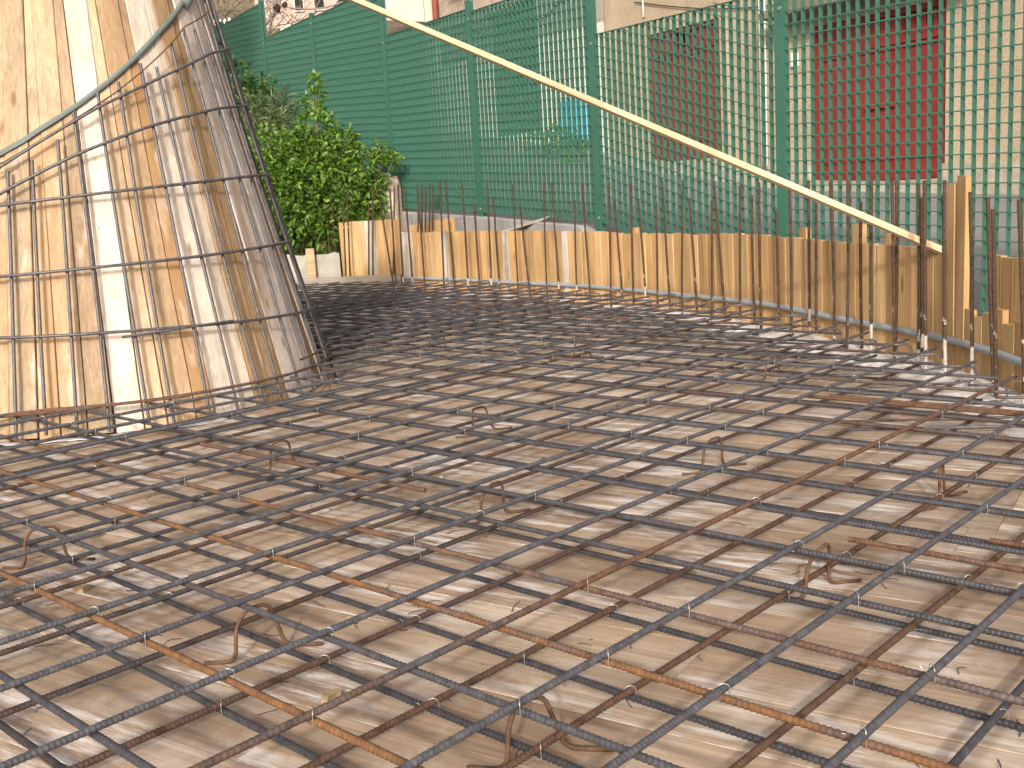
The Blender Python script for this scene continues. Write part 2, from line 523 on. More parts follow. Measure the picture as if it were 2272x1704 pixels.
# ------------------------------------------------------------------ cone formwork
cone = empty('cone_formwork', (CX, CY, 0), 'tall cone of upright pine boards with a grey strip nailed round it', 'formwork cone')
ZT = 2.35
def strip_z(th):
    a = math.degrees(th)
    if -97 <= a <= -19:
        return float(np.interp(a, [-97, -90, -84, -78, -72, -61, -49, -37, -19], [1.047, 1.085, 1.127, 1.166, 1.209, 1.294, 1.395, 1.498, 1.634]))
    v = 1.353 + .36 * math.cos(th) + .26 * math.sin(th)
    return v
NS = 30
dth = 2 * math.pi / NS
th = 0.0
def cone_board(t0, t1, w0, w1, lift, z0):
    """board filling angles t0..t1 at the base, with widths shrinking to w1 at the top"""
    T_, B_ = .022, None
    zs = [z0, 0.5, 1.0, 1.5, 1.95, ZT]
    v, f = [], []
    tc0 = (t0 + t1) / 2
    for i, z in enumerate(zs):
        k = (z - z0) / (ZT - z0)
        wdt = w0 * (1 - k) + w1 * k
        r = cone_r(z) + lift
        er = np.array([math.cos(tc0), math.sin(tc0)]); et = np.array([-er[1], er[0]])
        for (a, b) in ((-wdt / 2, -T_), (wdt / 2, -T_), (wdt / 2, -.0025), (wdt / 2 - .0025, 0), (-wdt / 2 + .0025, 0), (-wdt / 2, -.0025)):
            p = er * (r + b) + et * a
            v.append((CX + p[0], CY + p[1], z))
    n = 6
    for i in range(len(zs) - 1):
        for k in range(n):
            k2 = (k + 1) % n
            f.append((i * n + k, i * n + k2, (i + 1) * n + k2, (i + 1) * n + k))
    f.append(tuple(reversed(range(n)))); f.append(tuple(range((len(zs) - 1) * n, len(zs) * n)))
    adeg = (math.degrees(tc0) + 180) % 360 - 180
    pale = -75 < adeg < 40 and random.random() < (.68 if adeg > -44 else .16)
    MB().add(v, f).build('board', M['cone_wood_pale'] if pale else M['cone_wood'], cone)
for i in range(NS):
    c0 = 2 * math.pi * cone_r(0) / NS
    c1 = 2 * math.pi * cone_r(ZT) / NS
    j = random.uniform(-.012, .012)
    wide0 = c0 * .535 + j; wedge0 = c0 - wide0
    wide1 = c1 * .95; wedge1 = c1 - wide1
    th0 = i * dth
    ta = th0; tb = th0 + dth * wide0 / c0; tcn = th0 + dth
    # centre lines kept on generators of the cone
    cone_board(ta, tb, wide0 - .006, wide1 - .004, random.uniform(-.002, .004), .002 + random.uniform(0, .01))
    cone_board(tb, tcn, wedge0 - .006, max(wedge1 - .001, .006), random.uniform(-.004, .003), .002 + random.uniform(0, .012))
# inner core so no light leaks through the joints
v, f = [], []
for z in (0.001, .8, 1.6, ZT - .02):
    for k in range(48):
        a = 2 * math.pi * k / 48
        r = cone_r(z) - .035
        v.append((CX + r * math.cos(a), CY + r * math.sin(a), z))
for i in range(3):
    for k in range(48):
        f.append((i * 48 + k, i * 48 + (k + 1) % 48, (i + 1) * 48 + (k + 1) % 48, (i + 1) * 48 + k))
f.append(tuple(range(3 * 48, 4 * 48)))
MB().add(v, f).build('inner_frame', M['core'], cone)
# nailed strip: flat band of two faces proud of the boards
v, f = [], []
K = 120
for k in range(K + 1):
    a = math.radians(-200 + 200.0 * k / K + 10)
    zc = strip_z(a)
    for (dz, dr) in ((-.012, .004), (-.012, .014), (-.002, .017), (.008, .014), (.009, .004)):
        r = cone_r(zc + dz) + dr
        v.append((CX + r * math.cos(a), CY + r * math.sin(a), zc + dz))
for k in range(K):
    for m in range(5):
        m2 = (m + 1) % 5
        f.append((k * 5 + m, k * 5 + m2, (k + 1) * 5 + m2, (k + 1) * 5 + m))
f.append((0, 1, 2, 3, 4)); f.append(tuple(K * 5 + m for m in (4, 3, 2, 1, 0)))
MB().add(v, f).build('nailed_strip', M['strip'], cone)

# ------------------------------------------------------------------ rebar cage round the cone
GAP = .045
cage = empty('rebar_cage', (CX, CY, 0), 'cage of upright ribbed bars and curved hoops standing off the timber cone', 'rebar cage')
VA = [-101.0, -93.5, -86.0, -79.2, -73.4, -65.0, -58.9, -50.7, -44.4, -36.4, -29.2, -21.7, -14.0]
a = -7.0
while a < 250:
    VA.append(a + random.uniform(-1.2, 1.2)); a += 7.3

def ribbed(mb, pts, r, pitch=.0085, h=.0009, n=8):
    """tube along densely sampled polyline, with slanting crescent ribs on two flanks"""
    P = np.array(pts, float)
    d = np.r_[0, np.cumsum(np.linalg.norm(np.diff(P, axis=0), axis=1))]
    m = max(8, int(d[-1] / (pitch / 4)))
    s = np.linspace(0, d[-1], m)
    Q = np.stack([np.interp(s, d, P[:, k]) for k in range(3)], 1)
    T = np.gradient(Q, axis=0); T /= np.linalg.norm(T, axis=1, keepdims=True)
    ref = np.array([0, 0, 1.0]) if abs(T[:, 2]).max() < .9 else np.array([1.0, .3, 0])
    E1 = np.cross(T, ref); E1 /= np.linalg.norm(E1, axis=1, keepdims=True)
    E2 = np.cross(T, E1)
    an = 2 * np.pi * (np.arange(n) + .5) / n
    ph = 2 * np.pi * s[:, None] / pitch + .9 * np.sin(an)[None]
    R = r + h * np.clip(np.cos(ph), 0, 1) * np.abs(np.cos(an))[None] ** .5 + .0003 * (np.abs(np.sin(an))[None] > .9)
    W = Q[:, None] + R[..., None] * (np.cos(an)[None, :, None] * E1[:, None] + np.sin(an)[None, :, None] * E2[:, None])
    v = W.reshape(-1, 3)
    i, k = np.meshgrid(np.arange(m - 1), np.arange(n), indexing='ij')
    k2 = (k + 1) % n
    f = np.stack([i * n + k, i * n + k2, (i + 1) * n + k2, (i + 1) * n + k], -1).reshape(-1, 4)
    return v, f

def np_mesh(name, v, f, smooth=True, caps=None):
    me = bpy.data.meshes.new(name)
    v = np.asarray(v, np.float32); f = np.asarray(f, np.int32)
    nq = len(f); k = f.shape[1]
    me.vertices.add(len(v)); me.vertices.foreach_set('co', v.ravel())
    me.loops.add(nq * k); me.loops.foreach_set('vertex_index', f.ravel())
    me.polygons.add(nq); me.polygons.foreach_set('loop_start', np.arange(0, nq * k, k, dtype=np.int32))
    if smooth: me.polygons.foreach_set('use_smooth', np.ones(nq, bool))
    me.update(calc_edges=True)
    me.validate()
    return me

def rebar_obj(name, pts, r, rust, orange, parent, ribs=True, h=.0008, pitch=.0085):
    if ribs:
        v, f = ribbed(None, pts, r, pitch, h)
        me = np_mesh(name, v, f)
    else:
        mb = MB().tube(pts, r, 8)
        me = mb.mesh(name, True)
    o = link(name, me, M['steel'], parent)
    o.color = (rust, orange, 0, 1)
    return o

for i, adeg in enumerate(VA):
    t = math.radians(adeg)
    zt = strip_z(t) - random.uniform(.015, .11)
    dj = random.uniform(-.006, .006)
    pts = []
    for z in np.linspace(.0 + random.uniform(.0, .03), zt, 14):
        r = cone_r(z) + GAP + dj + .003 * math.sin(z * 4 + i)
        tt = t + .01 * math.sin(z * 2.2 + i * 1.7)
        pts.append((CX + r * math.cos(tt), CY + r * math.sin(tt), z))
    front = -105 < adeg < 5
    rebar_obj('bar', pts, .0060, random.uniform(-.05, .25), random.uniform(-.3, 0), cage, front, .0007, .0075)

HOOPS = [([-97, -85, -63, -44, -28], [.10, .128, .116, .117, .116], .0056, .5),
         ([-96, -73, -59, -36, -15], [.378, .377, .371, .353, .343], .0058, .05),
         ([-96, -73, -59, -37, -15], [.599, .61, .613, .622, .636], .0058, .05),
         ([-96, -73, -50, -13], [.851, .872, .893, .924], .0058, .05),
         ([-96, -74, -52, -22], [.89, 1.019, 1.115, 1.196], .0058, .08),
         ([-96, -80, -66, -46, -19], [.985, 1.096, 1.193, 1.292, 1.417], .0052, .1),
         ([-94, -76, -60, -46, -29], [1.008, 1.128, 1.244, 1.364, 1.512], .003, .6)]
for j, (aa, zz, rr, rust) in enumerate(HOOPS):
    A0, A1 = np.array(aa, float), np.array(zz, float)
    pts = []
    kk = np.polyfit(A0, A1, 1 if j < 4 else 2)
    for adeg in np.linspace(-150, 60 if j < 6 else -8, 90):
        if adeg < A0[0]: z = A1[0] + (adeg - A0[0]) * (A1[1] - A1[0]) / (A0[1] - A0[0]) * .5
        elif adeg > A0[-1]: z = A1[-1] + (adeg - A0[-1]) * (A1[-1] - A1[-2]) / (A0[-1] - A0[-2]) * .5
        else: z = float(np.polyval(kk, adeg)) * .6 + float(np.interp(adeg, A0, A1)) * .4
        z = max(z, .05)
        t = math.radians(adeg)
        r = cone_r(z) + GAP + .0115 + .003 * math.sin(adeg * .15 + j)
        pts.append((CX + r * math.cos(t), CY + r * math.sin(t), z))
    rebar_obj('hoop', pts, rr, rust, rust - .35, cage, rr > .004, .0006, .0075)
# lap splices of the hoops and a second loose bottom hoop
for (a0, a1, z, rust) in ((-96, -55, .105, .75), (-68, -40, .352, .2), (-20, 25, .16, .5)):
    pts = []
    for adeg in np.linspace(a0, a1, 20):
        t = math.radians(adeg)
        r = cone_r(z) + GAP + .02
        pts.append((CX + r * math.cos(t), CY + r * math.sin(t), z + .012 * math.sin((adeg - a0) * .06)))
    rebar_obj('lap_bar', pts, .0045, rust, rust - .4, cage, True, .0006, .0075)

# ------------------------------------------------------------------ grid mats of the slab
AZ = math.radians(43.259)
dA = np.array([math.sin(AZ), math.cos(AZ)]); nA = np.array([math.cos(AZ), -math.sin(AZ)])
dB = nA; nB = dA
RB = .0056
LENS = [.16, .22, .3, .42, .58, .8, 1.1, 1.5, 2.05, 2.8, 3.8, 5.2, 7.0, 9.0]
RIBMESH = {}
def ribmesh(L, big):
    Lq = min(LENS, key=lambda q: abs(math.log(q / L)))
    key = (Lq, big)
    if key not in RIBMESH:
        v, f = ribbed(None, [(0, 0, 0), (Lq, 0, 0)], RB - .0005, .0085, .0013 if big else .0009)
        RIBMESH[key] = np_mesh('rebar', v, f)
        RIBMESH[key].materials.append(M['steel'])
    return RIBMESH[key], L / Lq

def mat_bar(parent, p0, d, t0, t1, z, rust, orange, dz=0.0, dark=0.0):  # dark: painted-in shade for bars lying beneath another layer
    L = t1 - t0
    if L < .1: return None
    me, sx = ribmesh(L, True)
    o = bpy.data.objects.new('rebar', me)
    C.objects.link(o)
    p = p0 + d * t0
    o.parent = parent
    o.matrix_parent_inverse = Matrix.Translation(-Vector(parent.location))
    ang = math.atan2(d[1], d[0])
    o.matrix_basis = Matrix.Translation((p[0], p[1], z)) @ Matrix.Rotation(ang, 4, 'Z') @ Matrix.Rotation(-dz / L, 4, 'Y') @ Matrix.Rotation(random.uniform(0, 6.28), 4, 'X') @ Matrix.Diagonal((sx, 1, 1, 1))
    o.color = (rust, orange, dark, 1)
    return o

upper = empty('upper_rebar_mat', (0, 0, .10), 'upper grid of ribbed grey steel bars tied crosswise and held up on bent chairs', 'rebar mat')
lower = empty('lower_rebar_mat', (0, 0, .02), 'lower grid of brown ribbed steel bars lying just above the deck planks', 'rebar mat')
ZTA, ZTB, ZLA, ZLB = .112, .1003, .030, .0185
TOPA = {-3.29: 0, -3.09: 0, -2.88: 0, -2.61: 0, -2.425: 0, -2.18: 0, -1.965: 0, -1.738: 0, -1.555: 0, -1.318: 0, -1.114: .45, -.909: .05, -.716: 0.0, -.522: .05}
A_off = list(TOPA)
x = -3.49
while x > -8.2:
    A_off.append(x + random.uniform(-.012, .012)); x -= .2
A_off += [-.32, -.12, .08, .28]
B_off = [.33, .5615, .7616, .943, 1.133, 1.342, 1.53, 1.706, 1.909]
x = 2.11
while x < 6.4:
    B_off.append(x + random.uniform(-.01, .01)); x += .2
x = .13
while x > -2.6:
    B_off.append(x); x -= .2
BR = {.5615: (.2, -.25), .7616: (.6, .50), .943: (.2, -.05), 1.133: (.45, .46), 1.342: (.45, .34), 1.53: (.15, -.3), 1.706: (.1, -.3), 1.909: (.2, -.2)}
def jit(s): return random.gauss(0, s)
def tilt(d, s):
    a = jit(s)
    return np.array([d[0] * math.cos(a) - d[1] * math.sin(a), d[0] * math.sin(a) + d[1] * math.cos(a)])
ties_u, ties_l = [], []
AL, BL = [], []
for o_ in A_off:
    known = o_ in TOPA
    d = tilt(dA, .0006 if known else .0016)
    for (a, b) in intervals(nA * o_, d, REG_BAR, cone_r(.1) + .012):
        if b - a < .2: continue
        rust = (TOPA[o_] + random.uniform(.04, .2)) if known else random.choice([0, .1, .2, .3])
        mat_bar(upper, nA * o_, d, a + random.uniform(0, .05), b - random.uniform(0.0, .07), ZTA + jit(.0005), rust + jit(.03), -.35 + (.62 if rust > .3 else 0), jit(.001))
    AL.append(o_)
for o_ in B_off:
    known = o_ in BR
    d = tilt(dB, .0006 if known else .002)
    for (a, b) in intervals(nB * o_, d, REG_BARB, cone_r(.1) + .012):
        ru, orr = BR.get(o_, (random.choice([.05, .15, .25, .4]), random.choice([-.35, -.35, -.3, .05])))
        # long bars are laid in two lapped lengths
        if b - a > 4.5 and random.random() < .25 and not known:
            m_ = a + (b - a) * random.uniform(.35, .65)
            mat_bar(upper, nB * o_, d, a, m_ + .2, ZTB + jit(.001), ru, orr)
            mat_bar(upper, nB * (o_ + .0125), d, m_ - .2, b, ZTB + jit(.001), random.choice([0, .1, .5]), random.choice([-.35, .1]))
        else:
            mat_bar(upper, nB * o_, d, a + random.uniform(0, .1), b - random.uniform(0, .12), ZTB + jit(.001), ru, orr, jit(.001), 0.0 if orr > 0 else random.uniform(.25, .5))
    BL.append(o_)
LA = {-1.90: .35, -1.655: .40, -1.395: .5, -1.13: .6, -.915: .62, -.677: .62}
LA_off = list(LA)
x = -2.12
while x > -8.2:
    LA_off.append(x + random.uniform(-.02, .02)); x -= .2
LA_off += [-.46, -.25, -.03, .2]
LB_off = [.30, .55, .79, .985, 1.19, 1.43, 1.672, 1.91]
x = 2.14
while x < 6.3:
    LB_off.append(x + random.uniform(-.02, .02)); x += .235
x = .05
while x > -2.6:
    LB_off.append(x); x -= .22
for o_ in LA_off:
    d = tilt(dA, .0008 if o_ in LA else .002)
    for (a, b) in intervals(nA * o_, d, REG_BAR, cone_r(0) + .02):
        ru = LA.get(o_, random.choice([.1, .2, .3, .45]))
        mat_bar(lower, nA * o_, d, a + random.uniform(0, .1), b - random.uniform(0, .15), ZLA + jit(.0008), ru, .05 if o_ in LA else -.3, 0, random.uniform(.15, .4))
for o_ in LB_off:
    d = tilt(dB, .0015)
    for (a, b) in intervals(nB * o_, d, REG_BARB, cone_r(0) + .02):
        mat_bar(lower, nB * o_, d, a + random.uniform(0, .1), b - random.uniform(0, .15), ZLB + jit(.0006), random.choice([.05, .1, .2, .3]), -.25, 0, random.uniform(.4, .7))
# short extra rusty bars lying in the mats (lap bars seen at the right)
for (p, L, d, z, ru, orr, par) in (((1.02, 2.83), .75, dB, .092, .5, .15, upper), ((.93, 3.32), .8, dB, .092, .6, -.1, upper), ((.60, 4.55), .7, dB, .095, .4, -.2, upper),
                                   ((.62, 1.93), .6, dB, .094, .55, .0, upper), ((.93, 2.02), .8, dB, .042, .6, -.1, lower), ((1.0, 3.3), .9, dB, .092, .75, .25, upper),
                                   ((-.95, 3.15), 1.0, dB, .0925, .5, .2, upper)):
    mat_bar(par, np.array(p), d, 0, L, z, ru, orr)
# hooked bar ends along the ledge
for s in np.arange(.5, WL[-1] - 3.0, .29):
    p, t, n = wall_at(s)
    a = p + n * .10; b = p + n * (.55 + random.uniform(0, .2))
    z0 = random.choice([.035, .05, .088])
    pts = [(b[0], b[1], z0), (p[0] + n[0] * .19, p[1] + n[1] * .19, z0), (p[0] + n[0] * .15, p[1] + n[1] * .15, z0 + .005)]
    for k in range(5):
        an = k / 4 * math.pi
        pts.append((p[0] + n[0] * (.145 - .028 * math.sin(an)) + t[0] * .0, p[1] + n[1] * (.145 - .028 * math.sin(an)), z0 + .03 - .028 * math.cos(an)))
    pts.append((p[0] + n[0] * .24, p[1] + n[1] * .24, z0 + .06))
    rebar_obj('hooked_bar', pts, .0045, random.choice([0, .2, .4]), -.3, lower if z0 < .06 else upper, False)

# tie wires at crossings
def ties(offA, offB, z, par, n_near):
    mb = MB()
    for oa in offA:
        for ob in offB:
            p = nA * oa + nB * ob
            if p[1] < .9 or p[1] > 7.5 or p[0] < -3.2: continue
            if random.random() > (.5 if p[1] < 4 else .4): continue
            if np.hypot(p[0] - CX, p[1] - CY) < 1.0: continue
            if not poly_inside(p[None], REG_BAR)[0]: continue
            sg = random.choice([-1, 1])
            e = (dA * sg + dB) / math.sqrt(2)
            r = RB + .0022
            pts = []
            for k in range(9):
                an = math.pi * (.02 + .96 * k / 8)
                c = math.cos(an) * .0088; h = math.sin(an) * (.0072)
                pts.append((p[0] + e[0] * c, p[1] + e[1] * c, z + h))
            pts = [(pts[0][0], pts[0][1], z - .015)] + pts + [(pts[-1][0], pts[-1][1], z - .013)]
            # twisted tail
            tl = random.uniform(.012, .03); aa = random.uniform(0, 6.28)
            pts.append((pts[-1][0] + math.cos(aa) * tl, pts[-1][1] + math.sin(aa) * tl, z - .013 + random.uniform(-.004, .012)))
            mb.add(*[x for x in _tube(pts, .0007)])
    o = mb.build('tie_wires', M['wire'], par, True)
    o['kind'] = 'stuff'
def _tube(pts, r, n=4):
    m = MB().tube(pts, r, n, False)
    return m.v, m.f
ties(AL, BL, ZTA, upper, 0)
ties(LA_off, LB_off, ZLA, lower, 0)

# ------------------------------------------------------------------ bent bar chairs
CHAIRS = [((.002, 1.359), 62, 'nearest the camera, tall and rust brown, under a smooth grey bar'),
          ((.551, 1.905), 47, 'with long splayed foot, among brown bars near the right side'),
          ((-.471, 1.772), 49, 'leaning, with bright orange edges, lower left of the open deck'),
          ((-1.096, 2.355), 57, 'by itself at the far left, below the cone'),
          ((-.708, 3.13), 45, 'over white stained planks in front of the cone'),
          ((-.107, 3.47), 42, 'in the middle of the deck, beyond the pale planks'),
          ((-.067, 2.498), 42, 'in the centre, over the whitest plank patch'),
          ((.535, 2.828), 42, 'on the bright white patch right of centre'),
          ((.996, 2.414), 33, 'narrow, seen edge on at the far right'),
          ((-1.423, 3.945), 67, 'against the foot of the cone'),
          ((-.38, 5.55), 100, 'low and small, beyond the middle of the deck'),
          ((.337, 4.969), 62, 'small, near the tiny pale wood chip beyond centre'),
          ((1.03, 4.15), 40, 'small, by the curved board wall on the right'),
          ((-.80, 4.40), 105, 'right beside the corner of the cone cage'),
          ((-.70, 7.2), 60, 'farthest away, in the shade near the board corner')]
def bend(P, rad=.02, n=5):
    P = [Vector(p) for p in P]
    out = [P[0]]
    for i in range(1, len(P) - 1):
        a, b, c = P[i - 1], P[i], P[i + 1]
        r = min(rad, (a - b).length * .45, (c - b).length * .45)
        s = b + (a - b).normalized() * r; e = b + (c - b).normalized() * r
        for k in range(n + 1):
            t = k / n
            out.append((1 - t) ** 2 * s + 2 * t * (1 - t) * b + t * t * e)
    out.append(P[-1])
    return out
for (p, az, txt) in CHAIRS:
    a = math.radians(az + random.uniform(-5, 5))
    e = Vector((math.sin(a), math.cos(a), 0))
    fo = Vector((math.sin(a + .75), math.cos(a + .75), 0))
    c = Vector((p[0], p[1], 0))
    hw = .043 + random.uniform(-.004, .006)
    h = ZTB - RB - .0045
    R = .0037
    sk = random.uniform(-.012, .012)
    P = [c - e * (hw + .004) - fo * .055 + Vector((0, 0, R)), c - e * (hw + .002) + Vector((0, 0, R)), c - e * (hw - .004) + Vector((0, 0, h * .72)),
         c - e * (hw * (.62 if p[1] > 2 else .3)) + Vector((0, 0, h)) + fo * sk, c + e * (hw * .66) + Vector((0, 0, h)) + fo * sk, c + e * (hw + .004) + Vector((0, 0, R)), c + e * (hw + .01) + fo * .062 + Vector((0, 0, R))]
    o = MB().tube(bend(P, .02), R, 8).build('bar_chair', M['steel'], None, True)
    o.color = (.8, random.choice([.25, .3, .35]), 0, 1)
    tag(o, 'rusty bent bar chair ' + txt, 'bar chair', 'bent bar chairs under the upper mat')

# ------------------------------------------------------------------ curved board formwork with pipe
wall = empty('formwork_wall', (1.0, 6.5, 0), 'long curved wall of upright orange pine boards along the far edge of the deck', 'formwork wall')
def s_at_x(x0):           # arc length where wall passes world point
    return x0
def top_z(s, p):
    return float(np.interp(s, [0, 1.0, 2.0, 3.2, 4.3, 5.3, 6.0, 6.5], [.525, .525, .515, .49, .495, .475, .47, .47]))
s = 0.0
idx = 0
s_of = lambda y: float(np.interp(-y, -WC[:, 1], WL))
S_TALL0 = s_of(4.12)
S_TALL1 = S_TALL0 + .131
while s < WL[-1] - .4:
    w = random.choice([.082, .09, .078, .1, .07, .06, .095])
    tall = None
    if S_TALL0 <= s + 1e-6 < S_TALL0 + .06: w, tall = .060, .722
    elif S_TALL0 + .06 <= s + 1e-6 < S_TALL1: w, tall = .072, .748
    elif s < S_TALL0 < s + w + .02: w = S_TALL0 - s
    nxt = s + w
    p, t, n = wall_at(s + w / 2)
    zt = top_z(s, p) + random.choice([0, 0, 0, .003, -.004, .006])
    lab = None
    mat = M['wall_wood']
    if tall:
        zt = tall
        lab = 'tall board standing well above the wall top'
    elif s >= S_TALL1:
        zt = .235 + random.choice([0, .0, .02, .045, -.01])
    elif idx in (0, 1, 7, 17, 26):
        mat = M['grey_board']; lab = 'grey weathered board'
    me = plank_mesh('board', zt + .05, w - .003, .022, .002, 'z', None, random.uniform(-.03, .03))
    o = link('board', me, mat, wall)
    ang = math.atan2(t[1], t[0])
    off = p - n * (.011 + random.uniform(0, .003) + (.0 if s < S_TALL1 else .004))
    o.matrix_basis = Matrix.Translation((off[0], off[1], -.05)) @ Matrix.Rotation(ang, 4, 'Z') @ Matrix.Rotation(random.gauss(0, .006), 4, 'Y')
    if lab: o['label'] = lab
    s = nxt; idx += 1
# extra stakes poking above the wall, nailed outside
for yy, h, w in ((5.33, .535, .075), (4.83, .56, .07), (4.60, .52, .06), (7.0, .53, .06)):
    ss = s_of(yy)
    p, t, n = wall_at(ss)
    o = link('stake', plank_mesh('stake', h + .1, w, .03, .002, 'z'), M['wall_wood'], wall)
    off = p - n * .042
    o.matrix_basis = Matrix.Translation((off[0], off[1], -.1)) @ Matrix.Rotation(math.atan2(t[1], t[0]), 4, 'Z')
# taller boards behind the low ones at the right
outer = empty('back_formwork', (1.78, 3.5, 0), 'short stretch of taller pine boards behind the low right end of the curved wall', 'formwork wall')
for k in range(9):
    ss = s_of(3.80) + k * .095
    p, t, n = wall_at(ss)
    o = link('board', plank_mesh('board', .52 + random.choice([0, .004, -.006]), .091, .022, .002, 'z'), M['wall_wood'], outer)
    off = p - n * .040
    o.matrix_basis = Matrix.Translation((off[0], off[1], -.06)) @ Matrix.Rotation(math.atan2(t[1], t[0]), 4, 'Z')

# grey conduit running along the boards
pts = []
for ss in np.linspace(0.02, WL[-1] - .5, 120):
    p, t, n = wall_at(ss)
    pts.append((p[0] + n[0] * .0155, p[1] + n[1] * .0155, .128 + .004 * math.sin(ss * 3.1)))
pp = MB().tube(pts, .0140, 10).build('conduit_pipe', M['pipe'], None, True)
tag(pp, 'thin grey plastic conduit fixed low along the curved board wall', 'pipe')

# corner panel at the far left end, grey beam on edge in front, pieces behind
cp = empty('corner_formwork', (-1.2, 9.75, 0), 'short panel of wide pine boards at the far corner behind the grey beam', 'formwork wall')
P0, P1 = np.array([-1.50, 9.92]), np.array([-.885, 9.50])
L = np.hypot(*(P1 - P0)); tv = (P1 - P0) / L
u = 0
for k, w in enumerate([.055, .05, .20, .13, .10, .22]):
    w = min(w, L - u)
    me = plank_mesh('board', .70 + random.choice([0, .004]), w - .003, .022, .002, 'z')
    o = link('board', me, M['grey_board'] if k == 3 else M['wall_wood'], cp)
    c = P0 + tv * (u + w / 2)
    o.matrix_basis = Matrix.Translation((c[0], c[1], -.06)) @ Matrix.Rotation(math.atan2(tv[1], tv[0]), 4, 'Z')
    u += w
bk = empty('outer_formwork', (-.6, 9.75, 0), 'dull boards with sloping top showing behind the far corner of the curved wall', 'formwork wall')
P0, P1 = np.array([-.86, 9.92]), np.array([-.42, 9.45])
L = np.hypot(*(P1 - P0)); tv = (P1 - P0) / L
for k in range(5):
    c = P0 + tv * (L / 5 * (k + .5))
    o = link('board', plank_mesh('board', .64 + .012 * k, L / 5 - .003, .022, .002, 'z'), M['wall_wood'], bk)
    o.matrix_basis = Matrix.Translation((c[0], c[1], -.06)) @ Matrix.Rotation(math.atan2(tv[1], tv[0]), 4, 'Z')
me = plank_mesh('edge_beam', 1.15, .15, .045, .003)
bm_ = link('edge_beam', me, M['beam_wood'])
b0, b1 = Vector((-2.02, 9.83, .085)), Vector((-.95, 9.50, .085))
bm_.matrix_basis = Matrix.Translation(b0) @ Matrix.Rotation(math.atan2(b1.y - b0.y, b1.x - b0.x), 4, 'Z') @ Matrix.Rotation(math.radians(90), 4, 'X')
tag(bm_, 'pale grey timber beam set on edge closing the far side of the deck', 'beam')

# ------------------------------------------------------------------ diagonal batten
A_, B_ = Vector((1.715, 4.17, .452)), Vector((-.72, 5.55, 1.80))
dv = (B_ - A_).normalized()
Ltot = (B_ - A_).length * 1.40
me = plank_mesh('batten', Ltot, .027, .025, .0012)
bt = link('batten', me, M['batten_wood'])
side = dv.cross(Vector((0, 0, 1))).normalized()
nrm = side.cross(dv).normalized()
bt.matrix_basis = Matrix(((dv.x, nrm.x, -side.x, A_.x), (dv.y, nrm.y, -side.y, A_.y), (dv.z, nrm.z, -side.z, A_.z + .010), (0, 0, 0, 1))) @ Matrix.Rotation(math.radians(-33), 4, 'X')
tag(bt, 'long thin pale timber batten slanting from the wall top up past the cone', 'batten')

# ------------------------------------------------------------------ starter bars
BARS = [  # x, y at foot, height, lean x, lean along y
]
SP = [((722, 451), (730, 602), -1.62, 10.0), ((735, 430), (746, 602), -1.56, 10.0), ((761, 455), (770, 601), -1.46, 9.72), ((770, 419), (777, 601), -1.42, 9.72),
      ((818, 450), (826, 598), -1.24, 9.60), ((828, 417), (834, 600), -1.2, 9.6), ((842, 442), (857, 625), None, .10), ((865, 419), (877, 621), None, .12), ((875, 415), (881, 596), -1.02, 9.55),
      ((883, 410), (894, 631), None, .16), ((898, 417), (917, 638), None, .2), ((925, 410), (942, 636), None, .08), ((928, 446), (934, 560), -.80, 9.55), ((936, 409), (942, 560), -.76, 9.6),
      ((944, 413), (949, 560), -.73, 9.62), ((953, 409), (957, 560), -.70, 9.6), ((961, 411), (966, 560), -.66, 9.58), ((976, 403), (985, 640), None, .14), ((988, 401), (1009, 640), None, .05),
      ((1025, 409), (1038, 642), None, .14), ((1052, 450), (1065, 642), None, .1), ((1081, 409), (1090, 644), None, .15), ((1095, 436), (1110, 640), None, .05), ((1138, 409), (1150, 644), None, .15),
      ((1153, 453), (1176, 646), None, .06), ((1206, 405), (1213, 652), None, .15), ((1224, 405), (1241, 648), None, .05), ((1275, 443), (1280, 656), None, .14), ((1291, 405), (1310, 650), None, .05),
      ((1351, 405), (1354, 664), None, .14), ((1363, 443), (1382, 658), None, .05), ((1399, 402), (1404, 668), None, .14), ((1416, 443), (1433, 660), None, .05), ((1456, 450), (1457, 674), None, .13),
      ((1469, 398), (1487, 668), None, .05), ((1515, 398), (1515, 709), None, .14), ((1529, 440), (1546, 671), None, .05), ((1579, 445), (1579, 709), None, .13), ((1584, 402), (1610, 675), None, .05),
      ((1642, 412), (1642, 722), None, .13), ((1668, 433), (1675, 702), None, .06), ((1684, 405), (1689, 744), None, .14), ((1723, 467), (1730, 700), None, .05), ((1752, 419), (1756, 754), None, .14),
      ((1794, 400), (1797, 730), None, .06), ((1811, 450), (1811, 760), None, .13), ((1843, 400), (1852, 745), None, .05), ((1881, 400), (1878, 766), None, .13), ((1910, 447), (1912, 775), None, .06),
      ((1934, 400), (1934, 809), None, .14), ((1979, 400), (1986, 812), None, .12), ((1989, 400), (1988, 760), None, .05), ((2038, 405), (2038, 800), None, .05), ((2043, 440), (2045, 826), None, .11),
      ((2051, 400), (2055, 830), None, .13), ((2093, 433), (2096, 840), None, .07), ((2096, 400), (2098, 845), None, .12), ((2153, 426), (2156, 852), None, .10), ((2192, 438), (2208, 830), None, .05),
      ((2203, 464), (2210, 860), None, .10), ((2261, 443), (2274, 880), None, .08)]
def aim(px, py):
    d = cx_ * (px - 1136) - cu_ * (py - 852) + fw * F_PX
    return np.array(d)
WALLIN = {}
